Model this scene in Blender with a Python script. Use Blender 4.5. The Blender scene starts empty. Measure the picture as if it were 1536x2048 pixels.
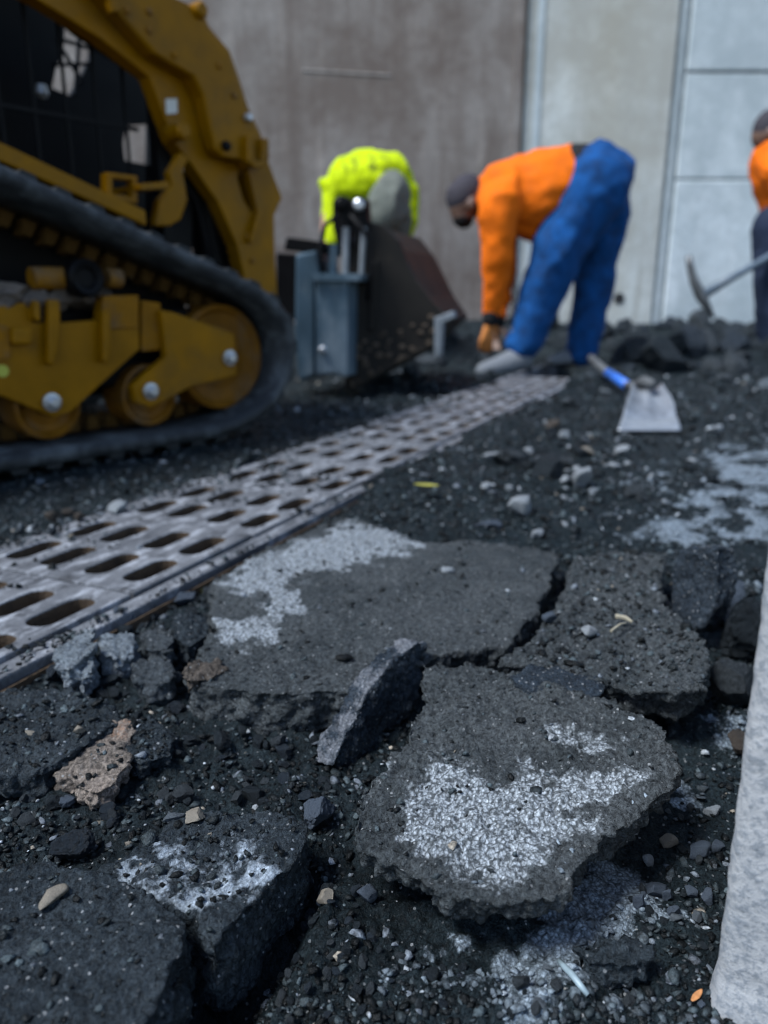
import bpy, bmesh, math, random
import numpy as np
from mathutils import Vector, Matrix, geometry
from mathutils.bvhtree import BVHTree

# ------------------------------------------------------------------ camera, sky, sun, exposure
SC = bpy.context.scene
COL = SC.collection
CAM_H, TILT, FPX = 0.33, math.radians(15.7), 1507.0
cam_d = bpy.data.cameras.new('camera')
cam = bpy.data.objects.new('camera', cam_d); COL.objects.link(cam)
cam.location = (0, 0, CAM_H); cam.rotation_euler = (math.pi/2 - TILT, 0, 0)
cam_d.sensor_fit = 'HORIZONTAL'; cam_d.sensor_width = 36.0
cam_d.lens = 36.0*FPX/1536.0
cam_d.clip_start = 0.02; cam_d.clip_end = 400
cam_d.dof.use_dof = True; cam_d.dof.focus_distance = 0.50; cam_d.dof.aperture_fstop = cam_d.lens/1000/0.0056
SC.camera = cam
SC.render.resolution_x, SC.render.resolution_y = 768, 1024

SUN_AZ, SUN_EL = math.radians(-117), math.radians(58)      # azimuth from +Y towards +X
world = bpy.data.worlds.new('World'); SC.world = world; world.use_nodes = True
wn = world.node_tree; wn.nodes.clear()
sky = wn.nodes.new('ShaderNodeTexSky'); sky.sky_type = 'NISHITA'; sky.sun_disc = False
sky.sun_elevation = SUN_EL; sky.sun_rotation = SUN_AZ; sky.air_density = 1.0; sky.dust_density = 0.6; sky.ozone_density = 0.3
bg = wn.nodes.new('ShaderNodeBackground'); bg.inputs[1].default_value = 0.085
wo = wn.nodes.new('ShaderNodeOutputWorld')
wn.links.new(sky.outputs[0], bg.inputs[0]); wn.links.new(bg.outputs[0], wo.inputs[0])
sun_d = bpy.data.lights.new('sun', 'SUN'); sun_d.energy = 2.0; sun_d.angle = math.radians(18); sun_d.color = (0.95, 0.985, 1.0)
sun = bpy.data.objects.new('sun', sun_d); COL.objects.link(sun)
sdir = Vector((math.sin(SUN_AZ)*math.cos(SUN_EL), math.cos(SUN_AZ)*math.cos(SUN_EL), math.sin(SUN_EL)))
sun.rotation_euler = sdir.to_track_quat('Z', 'Y').to_euler(); sun.location = (-5, 2, 8)
SC.view_settings.view_transform = 'Standard'; SC.view_settings.look = 'None'
SC.view_settings.exposure = 1.5; SC.view_settings.gamma = 1.0
SC.view_settings.use_curve_mapping = False

SC.cycles.filter_width = 1.1
rng = np.random.default_rng(7); random.seed(7)

# ------------------------------------------------------------------ measuring helpers (photo measurements -> world metres)
FW = np.array([0, math.cos(TILT), -math.sin(TILT)]); UP = np.array([0, math.sin(TILT), math.cos(TILT)])
RT = np.array([1.0, 0, 0]); CP = np.array([0, 0, CAM_H])
def ray(u, v): return RT*((u-768)/FPX) + FW + UP*(-(v-1024)/FPX)
def on_z(u, v, z=0.0):
    d = ray(u, v); return CP + d*((z-CAM_H)/d[2])
def on_plane(u, v, p, n):
    d = ray(u, v); return CP + d*(np.dot(np.asarray(p)-CP, n)/np.dot(d, n))
def on_y(u, v, y): return on_plane(u, v, (0, y, 0), np.array([0, 1.0, 0]))
def depth(p): return float((np.asarray(p)-CP) @ FW)

# ------------------------------------------------------------------ vectorised noise
def _h(ix, iy, iz, seed):
    n = (ix.astype(np.int64)*374761393 + iy.astype(np.int64)*668265263 + iz.astype(np.int64)*2147483647 + seed*1274126177) & 0xffffffff
    n = ((n ^ (n >> 13))*1274126177) & 0xffffffff
    n = ((n ^ (n >> 16))*2246822519) & 0xffffffff
    return ((n ^ (n >> 15)) & 0xffffff)/float(0xffffff)
def vnoise(P, f, seed=0):
    Q = P*f; I = np.floor(Q); R = Q-I; R = R*R*(3-2*R); I = I.astype(np.int64); out = 0
    for a in (0, 1):
        for b in (0, 1):
            for c in (0, 1):
                w = (R[:, 0] if a else 1-R[:, 0])*(R[:, 1] if b else 1-R[:, 1])*(R[:, 2] if c else 1-R[:, 2])
                out = out + w*_h(I[:, 0]+a, I[:, 1]+b, I[:, 2]+c, seed)
    return out*2-1
def fbm(P, f, o=4, seed=0, g=0.5):
    s, a = 0, 1.0
    for k in range(o): s = s + a*vnoise(P, f*2**k, seed+k*17); a *= g
    return s
def cell(P, f, seed=0, dims=3):
    Q = P*f; I = np.floor(Q).astype(np.int64); best = np.full(len(P), 9.0); val = np.zeros(len(P))
    for a in (-1, 0, 1):
        for b in (-1, 0, 1):
            for c in ((-1, 0, 1) if dims == 3 else (0,)):
                J = I+np.array([a, b, c])
                x = J[:, 0]+_h(J[:, 0], J[:, 1], J[:, 2], seed); y = J[:, 1]+_h(J[:, 0], J[:, 1], J[:, 2], seed+1)
                d = (Q[:, 0]-x)**2+(Q[:, 1]-y)**2
                if dims == 3: d = d+(Q[:, 2]-J[:, 2]-_h(J[:, 0], J[:, 1], J[:, 2], seed+2))**2
                m = d < best; best = np.where(m, d, best); val = np.where(m, _h(J[:, 0], J[:, 1], J[:, 2], seed+3), val)
    return np.sqrt(best), val
def sstep(a, b, x):
    t = np.clip((x-a)/(b-a), 0, 1); return t*t*(3-2*t)
def poly_sd(X, Y, poly):                          # signed distance, positive inside
    poly = np.asarray(poly, float)[:, :2]; n = len(poly); d = np.full(X.shape, 1e9); ins = np.zeros(X.shape, bool)
    for i in range(n):
        a, b = poly[i], poly[(i+1) % n]; e = b-a; L = e@e+1e-12
        t = np.clip(((X-a[0])*e[0]+(Y-a[1])*e[1])/L, 0, 1)
        d = np.minimum(d, (X-a[0]-t*e[0])**2+(Y-a[1]-t*e[1])**2)
        c = (a[1] > Y) != (b[1] > Y)
        with np.errstate(divide='ignore', invalid='ignore'):
            xi = (b[0]-a[0])*(Y-a[1])/(b[1]-a[1]+1e-15)+a[0]
        ins ^= c & (X < xi)
    return np.where(ins, 1, -1)*np.sqrt(d)

# ------------------------------------------------------------------ materials
def new_mat(name):
    m = bpy.data.materials.new(name); m.use_nodes = True; return m, m.node_tree, m.node_tree.nodes['Principled BSDF']
def N(nt, t, **kw):
    n = nt.nodes.new(t)
    for k, v in kw.items(): setattr(n, k, v)
    return n
def noise_n(nt, scale, detail=4, rough=0.6, vec=None):
    n = N(nt, 'ShaderNodeTexNoise'); n.inputs['Scale'].default_value = scale; n.inputs['Detail'].default_value = detail
    n.inputs['Roughness'].default_value = rough
    if vec: nt.links.new(vec, n.inputs['Vector'])
    return n
def ramp(nt, src, stops):
    r = N(nt, 'ShaderNodeValToRGB'); els = r.color_ramp.elements
    while len(els) < len(stops): els.new(0.5)
    for e, (p, c) in zip(els, stops):
        e.position = p; e.color = (c, c, c, 1) if isinstance(c, (int, float)) else (*c, 1)
    nt.links.new(src, r.inputs[0]); return r
def mixc(nt, fac, a, b, mode='MIX'):
    m = N(nt, 'ShaderNodeMix', data_type='RGBA', blend_type=mode)
    for s, i in ((fac, 0), (a, 6), (b, 7)):
        if hasattr(s, 'is_linked'): nt.links.new(s, m.inputs[i])
        elif i == 0: m.inputs[0].default_value = s
        else: m.inputs[i].default_value = (*s, 1)
    return m.outputs[2]
def mathn(nt, op, a, b=0.5):
    m = N(nt, 'ShaderNodeMath', operation=op)
    for s, i in ((a, 0), (b, 1)):
        if hasattr(s, 'is_linked'): nt.links.new(s, m.inputs[i])
        else: m.inputs[i].default_value = s
    return m.outputs[0]
def bump(nt, bs, h, strength, dist):
    b = N(nt, 'ShaderNodeBump'); b.inputs['Strength'].default_value = strength; b.inputs['Distance'].default_value = dist
    nt.links.new(h, b.inputs['Height'])
    old = bs.inputs['Normal']
    if old.is_linked: nt.links.new(old.links[0].from_socket, b.inputs['Normal'])
    nt.links.new(b.outputs[0], bs.inputs['Normal'])
def asphalt(name, dark, light, pale=(0.42, 0.45, 0.49), grain=360.0, rough=0.55, spec=0.12, speck=0.10, tintattr=False, bs_=0.9, gapmin=0.12):
    m, nt, bs = new_mat(name); tc = N(nt, 'ShaderNodeTexCoord'); v = tc.outputs['Object']
    n1 = noise_n(nt, 14, 5, 0.62, v); n2 = noise_n(nt, 260, 4, 0.7, v)
    r1 = ramp(nt, n1.outputs[0], [(0.3, 0.0), (0.7, 1.0)])
    base = mixc(nt, r1.outputs[0], dark, light)
    r2 = ramp(nt, n2.outputs[0], [(0.32, 0.30), (0.70, 1.75)])
    base = mixc(nt, 1.0, base, r2.outputs[0], 'MULTIPLY')
    vo = N(nt, 'ShaderNodeTexVoronoi'); vo.inputs['Scale'].default_value = grain; nt.links.new(v, vo.inputs['Vector'])
    sep = N(nt, 'ShaderNodeSeparateColor'); nt.links.new(vo.outputs['Color'], sep.inputs[0])
    sp = mathn(nt, 'GREATER_THAN', sep.outputs[0], 1-speck)
    core = mathn(nt, 'LESS_THAN', vo.outputs['Distance'], 0.36)
    spf = mathn(nt, 'MULTIPLY', mathn(nt, 'MULTIPLY', sp, core), mathn(nt, 'MULTIPLY', sep.outputs[1], 0.8))
    base = mixc(nt, spf, base, (0.30, 0.31, 0.32))  # pale stone specks, with sparkle painted in as colour
    at = N(nt, 'ShaderNodeAttribute', attribute_name='pale')
    vg = N(nt, 'ShaderNodeTexVoronoi'); vg.inputs['Scale'].default_value = 250; nt.links.new(v, vg.inputs['Vector'])
    sg = N(nt, 'ShaderNodeSeparateColor'); nt.links.new(vg.outputs['Color'], sg.inputs[0])
    # pale dust on the tops of the stones, pits between the grains stay dark, thinning out where the stain thins
    dv = N(nt, 'ShaderNodeVectorMath', operation='MULTIPLY_ADD'); dv.inputs[1].default_value = (0.004, 0.004, 0.004)
    nt.links.new(n2.outputs['Color'], dv.inputs[0]); nt.links.new(v, dv.inputs[2]); nt.links.new(dv.outputs[0], vg.inputs['Vector']); vg.inputs['Scale'].default_value = 400
    gap = ramp(nt, vg.outputs['Distance'], [(0.28, 1.0), (0.70, gapmin)])
    nd = noise_n(nt, 70, 8, 0.8, v)
    thr = mathn(nt, 'SUBTRACT', mathn(nt, 'MULTIPLY', at.outputs['Fac'], 1.85), mathn(nt, 'ADD', mathn(nt, 'MULTIPLY', nd.outputs[0], 1.25), mathn(nt, 'MULTIPLY', sg.outputs[0], 0.40)))
    pf = ramp(nt, thr, [(0.0, 0.0), (0.65, 1.0)])
    pc = mixc(nt, sg.outputs[1], tuple(c*0.55 for c in pale), pale)
    pfac = mathn(nt, 'MULTIPLY', mathn(nt, 'MULTIPLY', pf.outputs[0], gap.outputs[0]), 0.95)
    base = mixc(nt, pfac, base, pc)
    if tintattr:
        ta = N(nt, 'ShaderNodeAttribute', attribute_name='tint'); base = mixc(nt, 1.0, base, ta.outputs['Color'], 'MULTIPLY')
    nt.links.new(base, bs.inputs['Base Color'])
    bs.inputs['Roughness'].default_value = rough; bs.inputs['Specular IOR Level'].default_value = spec
    bump(nt, bs, n2.outputs[0], bs_, 0.0055); bump(nt, bs, mathn(nt, 'SUBTRACT', 1.0, vg.outputs['Distance']), 0.55*bs_, 0.0026)
    return m
def simple(name, col, rough=0.5, metal=0.0, spec=0.5, var=0.25, scale=12.0, dirt=None, dirt_amt=0.4, bstr=0.0, bscale=60, stretch=None, grime=0.5):
    m, nt, bs = new_mat(name); tc = N(nt, 'ShaderNodeTexCoord'); v = tc.outputs['Object']
    if stretch:
        mp = N(nt, 'ShaderNodeMapping'); mp.inputs['Scale'].default_value = stretch; nt.links.new(v, mp.inputs[0]); v = mp.outputs[0]
    n = noise_n(nt, scale, 5, 0.65, v)
    r = ramp(nt, n.outputs[0], [(0.3, 1-var), (0.7, 1+var)])
    c = mixc(nt, 1.0, col, r.outputs[0], 'MULTIPLY')
    if dirt:
        n2 = noise_n(nt, scale*0.45, 7, 0.72, v); d = ramp(nt, n2.outputs[0], [(grime, 0), (grime+0.18, dirt_amt)])
        c = mixc(nt, d.outputs[0], c, dirt)
    nt.links.new(c, bs.inputs['Base Color']); bs.inputs['Metallic'].default_value = metal; bs.inputs['Specular IOR Level'].default_value = spec
    rr = ramp(nt, n.outputs[0], [(0.25, max(0.05, rough-0.12)), (0.75, min(1, rough+0.12))]); nt.links.new(rr.outputs[0], bs.inputs['Roughness'])
    if bstr:
        nb = noise_n(nt, bscale, 4, 0.6, v); bump(nt, bs, nb.outputs[0], bstr, 0.004)
    return m

M = {}
M['ground'] = asphalt('ground_rubble', (0.004, 0.007, 0.0088), (0.015, 0.023, 0.0275), pale=(0.34, 0.41, 0.48), speck=0.07, rough=0.5, spec=0.12, gapmin=0.35)
M['slab'] = asphalt('asphalt_worn', (0.031, 0.037, 0.0405), (0.060, 0.067, 0.0715), pale=(0.48, 0.53, 0.58), speck=0.10)
M['slab_dark'] = asphalt('asphalt_dark', (0.010, 0.0145, 0.0185), (0.033, 0.042, 0.050), pale=(0.42, 0.49, 0.57), gapmin=0.6, speck=0.09, rough=0.5)
M['slab_blue'] = asphalt('asphalt_fresh_break', (0.009, 0.014, 0.021), (0.030, 0.042, 0.056), pale=(0.21, 0.22, 0.245), gapmin=0.75, speck=0.14, rough=0.45, spec=0.22)
M['chunk'] = asphalt('asphalt_chunk', (0.022, 0.028, 0.033), (0.064, 0.074, 0.083), speck=0.09)
M['chunk_pale'] = asphalt('chunk_pale', (0.075, 0.092, 0.108), (0.18, 0.205, 0.23), speck=0.16)
M['chunk_brown'] = asphalt('chunk_brown', (0.045, 0.038, 0.033), (0.105, 0.088, 0.075), speck=0.09)
M['stone_tan'] = asphalt('stone_tan', (0.13, 0.115, 0.095), (0.26, 0.23, 0.19), speck=0.02, bs_=0.5)
M['stone_white'] = asphalt('stone_white', (0.12, 0.135, 0.15), (0.27, 0.29, 0.31), speck=0.0, bs_=0.5)
M['stone_slate'] = asphalt('stone_slate', (0.03, 0.04, 0.055), (0.085, 0.105, 0.135), speck=0.08, bs_=0.6, rough=0.5)
M['rust_slab'] = asphalt('tan_crust', (0.10, 0.088, 0.078), (0.20, 0.165, 0.14), pale=(0.32, 0.17, 0.10), speck=0.04)
M['gravel'] = asphalt('gravel', (0.9, 0.9, 0.9), (1.0, 1.0, 1.0), speck=0.0, tintattr=True, bs_=0.5, rough=0.45, spec=0.18)

# ------------------------------------------------------------------ mesh helpers
def mesh_np(name, V, F):
    me = bpy.data.meshes.new(name); V = np.asarray(V, np.float32)
    if isinstance(F, np.ndarray):
        k = F.shape[1]; me.vertices.add(len(V)); me.vertices.foreach_set('co', V.ravel())
        me.loops.add(F.size); me.loops.foreach_set('vertex_index', F.astype(np.int32).ravel())
        me.polygons.add(len(F)); me.polygons.foreach_set('loop_start', np.arange(0, F.size, k, dtype=np.int32))
        me.update(calc_edges=True); me.validate()
    else:
        me.from_pydata([tuple(map(float, v)) for v in V], [], F); me.update()
    return me
def link(name, me, mat=None, parent=None, loc=None, smooth=False):
    o = bpy.data.objects.new(name, me); COL.objects.link(o)
    if mat is not None and me is not None and not len(me.materials): me.materials.append(mat)
    if parent: o.parent = parent
    if loc is not None: o.location = loc
    if smooth: me.polygons.foreach_set('use_smooth', np.ones(len(me.polygons), bool))
    return o
def tag(o, label=None, cat=None, group=None, kind=None):
    if label: o['label'] = label
    if cat: o['category'] = cat
    if group: o['group'] = group
    if kind: o['kind'] = kind
    return o
def empty(name, loc, rz=0.0):
    o = bpy.data.objects.new(name, None); COL.objects.link(o); o.location = loc; o.rotation_euler = (0, 0, rz); o.empty_display_size = 0.1
    return o
def bake(me, mods, keep=False):
    """run modifiers on a mesh and return the resulting mesh"""
    o = bpy.data.objects.new('tmp', me); COL.objects.link(o)
    for t, kw in mods:
        md = o.modifiers.new(t, t)
        for k, v in kw.items(): setattr(md, k, v)
    dg = bpy.context.evaluated_depsgraph_get(); dg.update()
    r = bpy.data.meshes.new_from_object(o.evaluated_get(dg)); bpy.data.objects.remove(o)
    if not keep: r.materials.clear()
    return r
def get_v(me):
    a = np.empty(len(me.vertices)*3, np.float32); me.vertices.foreach_get('co', a); return a.reshape(-1, 3).astype(float)
def set_v(me, V): me.vertices.foreach_set('co', V.astype(np.float32).ravel()); me.update()
def get_n(me):
    a = np.empty(len(me.vertices)*3, np.float32); me.vertex_normals.foreach_get('vector', a); return a.reshape(-1, 3).astype(float)
def attr(me, name, vals):
    at = me.attributes.new(name, 'FLOAT', 'POINT'); at.data.foreach_set('value', np.asarray(vals, np.float32))
def box_vf(x0, x1, y0, y1, z0, z1):
    V = [(x, y, z) for x in (x0, x1) for y in (y0, y1) for z in (z0, z1)]
    return V, [(0, 1, 3, 2), (4, 6, 7, 5), (0, 4, 5, 1), (2, 3, 7, 6), (0, 2, 6, 4), (1, 5, 7, 3)]
def prism_vf(poly, ext, holes=()):
    """poly: list of 3D points (planar), ext: 3D vector; returns verts, faces, and the index where hole walls start"""
    loops = [list(map(Vector, poly))]+[list(map(Vector, h)) for h in holes]
    tris = geometry.tessellate_polygon(loops); flat = [p for l in loops for p in l]; n = len(flat); e = Vector(ext)
    V = [tuple(p) for p in flat]+[tuple(p+e) for p in flat]
    nrm = Vector((0, 0, 0)); L = loops[0]
    for i in range(len(L)): nrm += L[i].cross(L[(i+1) % len(L)])
    F = []
    for a, b, c in tris:
        tn = (flat[b]-flat[a]).cross(flat[c]-flat[a])
        if tn.dot(e) > 0: a, b, c = a, c, b
        F.append((a, b, c)); F.append((a+n, c+n, b+n))
    ncap = len(F); k = 0
    for li, l in enumerate(loops):
        m = len(l)
        for i in range(m):
            a, b = k+i, k+(i+1) % m; F.append((a, b, b+n, a+n))
        if li == 0: nout = len(F)
        k += m
    return V, F, nout
def fix_normals(me):
    bm = bmesh.new(); bm.from_mesh(me); bmesh.ops.recalc_face_normals(bm, faces=bm.faces); bm.to_mesh(me); bm.free(); return me
def bevel(o, w=0.004, seg=2):
    b = o.modifiers.new('bevel', 'BEVEL'); b.width = w; b.segments = seg; b.limit_method = 'ANGLE'; b.angle_limit = math.radians(40)
    return o
def cyl_vf(p0, p1, r0, r1=None, n=16, cap=True):
    p0, p1 = Vector(p0), Vector(p1); r1 = r0 if r1 is None else r1
    d = (p1-p0).normalized(); a = d.orthogonal().normalized(); b = d.cross(a); V = []; F = []
    for p, r in ((p0, r0), (p1, r1)):
        for i in range(n):
            t = 2*math.pi*i/n; V.append(tuple(p+a*(r*math.cos(t))+b*(r*math.sin(t))))
    for i in range(n): F.append((i, (i+1) % n, n+(i+1) % n, n+i))
    if cap: F.append(tuple(range(n))[::-1]); F.append(tuple(range(n, 2*n)))
    return V, F
def lathe_vf(prof, c, axis, n=32):
    """prof: list of (radius, distance along axis)"""
    c = Vector(c); d = Vector(axis).normalized(); a = d.orthogonal().normalized(); b = d.cross(a); V = []; F = []
    for r, h in prof:
        for i in range(n):
            t = 2*math.pi*i/n; V.append(tuple(c+d*h+a*(r*math.cos(t))+b*(r*math.sin(t))))
    for j in range(len(prof)-1):
        for i in range(n):
            F.append((j*n+i, j*n+(i+1) % n, (j+1)*n+(i+1) % n, (j+1)*n+i))
    F.append(tuple(range(n))[::-1]); F.append(tuple(range((len(prof)-1)*n, len(prof)*n)))
    return V, F
def join_vf(parts):
    V, F = [], []
    for v, f in parts:
        k = len(V); V += list(v); F += [tuple(i+k for i in t) for t in f]
    return V, F
def tube_vf(pts, radii, n=10):
    V, F = [], []; pts = [Vector(p) for p in pts]; prev = None
    for i, p in enumerate(pts):
        d = (pts[min(i+1, len(pts)-1)]-pts[max(i-1, 0)]).normalized()
        a = d.orthogonal().normalized() if prev is None else (prev-d*prev.dot(d)).normalized(); prev = a; b = d.cross(a)
        for k in range(n):
            t = 2*math.pi*k/n; V.append(tuple(p+(a*math.cos(t)+b*math.sin(t))*radii[i]))
    for i in range(len(pts)-1):
        for k in range(n): F.append((i*n+k, i*n+(k+1) % n, (i+1)*n+(k+1) % n, (i+1)*n+k))
    F.append(tuple(range(n))[::-1]); F.append(tuple(range((len(pts)-1)*n, len(pts)*n)))
    return V, F

# ------------------------------------------------------------------ drain axis
D_O = on_z(0, 1350)[:2]; D_ANG = math.radians(24.0)
D_S = np.array([math.sin(D_ANG), math.cos(D_ANG)]); D_W = np.array([math.cos(D_ANG), -math.sin(D_ANG)])   # along, towards the right
def drain_sw(x, y):
    dx, dy = x-D_O[0], y-D_O[1]; return dx*D_S[0]+dy*D_S[1], dx*D_W[0]+dy*D_W[1]
def drain_pt(s, w, z): 
    p = D_O+D_S*s+D_W*w; return (p[0], p[1], z)

# ------------------------------------------------------------------ slab outlines (needed by the ground too)
def outline(px, z): return np.array([on_z(u, v, z) for u, v in px])
GL = -0.036     # level of the dug-out ground in front
HOLE = outline([(415, 1905), (470, 1900), (560, 1800), (640, 1700), (650, 1760), (590, 1880), (540, 1960), (500, 2060), (330, 2060), (390, 1960)], GL)
DUST = [(outline([(900, 1960), (1000, 1890), (1090, 1850), (1150, 1790), (1260, 1800), (1340, 1850), (1340, 1960), (1280, 1990), (1330, 2060), (900, 2060), (820, 2030)], GL-0.012), 1.2),
        (outline([(1360, 1500), (1420, 1440), (1500, 1420), (1500, 1500), (1440, 1540), (1420, 1600), (1380, 1610)], GL-0.012), 1.2),
        (outline([(1190, 1740), (1260, 1730), (1330, 1770), (1290, 1810), (1200, 1790)], GL-0.012), 0.9),
        (outline([(1380, 940), (1536, 905), (1650, 920), (1650, 1010), (1500, 1020), (1420, 990)], 0.0), 0.9),
        (outline([(1390, 1060), (1480, 1020), (1640, 1040), (1640, 1095), (1440, 1092)], 0.0), 0.78),
        (outline([(0, 1010), (150, 990), (250, 1000), (120, 1040), (0, 1060)], 0.0), 0.25)]

def ground_h(x, y):
    P = np.stack([x, y, np.zeros_like(x)], 1); s, w = drain_sw(x, y)
    far = sstep(0.95, 1.5, y+0.35*x)
    z = GL*(1-far) + 0.002*far
    z = z - 0.012*sstep(0.02, 0.14, x)*sstep(0.62, 0.45, y)
    z = np.where(w < -0.33, -0.012, z)
    z = z + 0.010*sstep(0.12, 0.0, np.abs(w-0.03))*(1-far)                    # fines banked against the frame
    rough = 1.0-0.55*sstep(0.10, 0.2, x)*sstep(0.60, 0.5, y)
    rough = rough*np.where(w < -0.33, 0.6, 1)
    flat_r = sstep(0.35, 0.55, x)*sstep(0.85, 1.0, y)*sstep(2.2, 1.8, y); rough = rough*(1-0.6*flat_r)
    z = z + 0.007*fbm(P, 7, 3, 3)*rough
    z = z + 0.0055*fbm(P, 28, 3, 11)*rough
    near = sstep(3.2, 1.6, y)
    c1, v1 = cell(P, 42, 5, 2); c2, v2 = cell(P, 105, 9, 2); c3, v3 = cell(P, 230, 19, 2)
    z = z + rough*near*((0.5-c1)*0.010*v1 + (0.5-c2)*0.0062*(0.3+v2))+(0.5-c3)*0.0022*near*(0.4+v3)
    back = sstep(2.2, 3.4, y)*sstep(-1.6, -0.2, x-0.0*y)
    z = z + back*(0.035*fbm(P, 2.2, 4, 31)+0.012*fbm(P, 9, 3, 33))
    z = z + 0.13*sstep(4.0, 6.2, y)*(1+0.25*vnoise(P, 1.1, 41))
    z = np.where(y > 6.6, 0.13, z)
    z = z - 0.034*sstep(-0.012, 0.02, poly_sd(x, y, HOLE))
    inside = (w > -0.318) & (w < -0.012) & (s > -1.2) & (s < 4.2)
    z = np.where(inside, -0.22+0.012*vnoise(P, 30, 51), z)
    return z
def dust_at(x, y):
    P = np.stack([x, y, x*0], 1); pale = np.zeros(len(x)); nz = fbm(P, 22, 5, 77, 0.62)
    for poly, a in DUST:
        sd = poly_sd(x, y, poly); sc = 0.02 if poly[:, 1].mean() < 0.75 else 0.11
        pale = np.maximum(pale, a*sstep(-sc, sc, sd+nz*sc*1.1)*(0.62+0.5*np.clip(nz+0.35, 0, 1)))
    return pale
def gh1(x, y): return float(ground_h(np.array([x]), np.array([y]))[0])

# ------------------------------------------------------------------ ground
def build_ground():
    ys = [-8, -4, -2, -1, -0.5, -0.25, -0.1, 0.0, 0.06]
    ys += list(0.11*np.exp(np.linspace(0, math.log(7.0/0.11), 690))) + [7.5, 8.5, 10, 14, 20, 32, 60, 120]
    ts = np.linspace(-1, 1, 660); tl = np.array([-60, -25, -10, -5, -3, -2, -1.5, -1.2])
    ts = np.concatenate([tl, ts, -tl[::-1]])
    ys = np.array(ys); hw = 0.95*(np.clip(ys, 0.11, 7)+0.28)
    X = hw[:, None]*ts[None, :]; Y = np.repeat(ys[:, None], len(ts), 1)
    x, y = X.ravel(), Y.ravel(); z = ground_h(x, y)
    nr, nc = X.shape; i = np.arange(nr*nc).reshape(nr, nc)
    F = np.stack([i[:-1, :-1].ravel(), i[:-1, 1:].ravel(), i[1:, 1:].ravel(), i[1:, :-1].ravel()], 1)
    me = mesh_np('ground', np.stack([x, y, z], 1), F)
    pale = dust_at(x, y)
    attr(me, 'pale', pale)
    o = link('ground', me, M['ground'], smooth=False); o['kind'] = 'structure'
build_ground()

# ------------------------------------------------------------------ walls
def wall_mat(name, a, b, stain, streak, amt=0.6, sx=1.0, band=None):
    m, nt, bs = new_mat(name); tc = N(nt, 'ShaderNodeTexCoord'); v = tc.outputs['Object']
    mp = N(nt, 'ShaderNodeMapping'); mp.inputs['Scale'].default_value = (3.2*sx, 1, 0.35); nt.links.new(v, mp.inputs[0])
    n1 = noise_n(nt, 1.3, 8, 0.68, v); n2 = noise_n(nt, 1.2, 8, 0.7, mp.outputs[0]); n3 = noise_n(nt, 30, 5, 0.7, v)
    c = mixc(nt, ramp(nt, n1.outputs[0], [(0.35, 0), (0.65, 1)]).outputs[0], a, b)
    c = mixc(nt, ramp(nt, n2.outputs[0], [(0.46, 0), (0.66, amt)]).outputs[0], c, stain)
    n4 = noise_n(nt, 3.4, 8, 0.75, mp.outputs[0])
    c = mixc(nt, ramp(nt, n4.outputs[0], [(0.55, 0), (0.68, amt*0.8)]).outputs[0], c, streak)
    c = mixc(nt, 1.0, c, ramp(nt, n3.outputs[0], [(0.3, 0.86), (0.7, 1.12)]).outputs[0], 'MULTIPLY')
    nt.links.new(c, bs.inputs['Base Color']); bs.inputs['Roughness'].default_value = 0.85; bs.inputs['Specular IOR Level'].default_value = 0.25
    nb = noise_n(nt, 0.75, 9, 0.75, v); c2 = mixc(nt, ramp(nt, nb.outputs[0], [(0.42, 0.85), (0.60, 0.0)]).outputs[0], c, stain); nt.links.new(c2, bs.inputs['Base Color'])
    if band:
        sx_ = N(nt, 'ShaderNodeSeparateXYZ'); nt.links.new(v, sx_.inputs[0]); d_ = mathn(nt, 'ABSOLUTE', mathn(nt, 'SUBTRACT', sx_.outputs[0], band[0]))
        d_ = mathn(nt, 'ADD', d_, mathn(nt, 'MULTIPLY', mathn(nt, 'SUBTRACT', n2.outputs[0], 0.5), 0.9)); f_ = ramp(nt, d_, [(0.0, 0.38), (band[1]*0.8, 0.0)])
        c3 = mixc(nt, f_.outputs[0], c2, band[2]); nt.links.new(c3, bs.inputs['Base Color'])
    bump(nt, bs, n3.outputs[0], 0.35, 0.01); return m
def wx_raw(u, v): return float(on_y(u, v, 6.5)[0])
M['wall_rust'] = wall_mat('stained_concrete', (0.195, 0.178, 0.165), (0.30, 0.278, 0.26), (0.115, 0.09, 0.077), (0.42, 0.37, 0.33), 0.75)
M['wall_pale'] = wall_mat('pale_concrete', (0.47, 0.50, 0.49), (0.62, 0.65, 0.63), (0.34, 0.335, 0.30), (0.72, 0.74, 0.73), 0.75, 1.4, band=(wx_raw(1205, 300), 0.45, (0.30, 0.27, 0.20)))
M['wall_blue'] = wall_mat('cool_concrete', (0.44, 0.50, 0.52), (0.60, 0.65, 0.67), (0.33, 0.38, 0.40), (0.70, 0.73, 0.74), 0.7, 0.6)
M['joint'] = simple('dark_joint', (0.26, 0.29, 0.30), 0.9, var=0.3)
M['hole'] = simple('hole_dark', (0.02, 0.02, 0.022), 0.9)
M['mortar'] = simple('plank_brown', (0.24, 0.18, 0.15), 0.85, var=0.4, scale=9)
WY = 6.5
def wx(u, v=400, y=WY): return on_y(u, v, y)[0]
def wz(v, u=1400, y=WY): return on_y(u, v, y)[2]
def wall_box(name, x0, x1, z0, z1, y0, y1, mat, parent=None, bev=0.012, smooth=False):
    V, F = box_vf(x0, x1, y0, y1, z0, z1)
    o = link(name, mesh_np(name, V, F), mat, parent); bevel(o, bev, 2); return o
lw = empty('stained_wall', (0, WY, 0)); tag(lw, 'tall grey-brown rust-streaked wall standing behind the loader', 'wall')
xe = wx(1042, 330)
wall_box('panel', -9.0, xe-0.014, -0.2, 4.6, 0.0, 0.3, M['wall_rust'], lw, 0.006)
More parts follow.
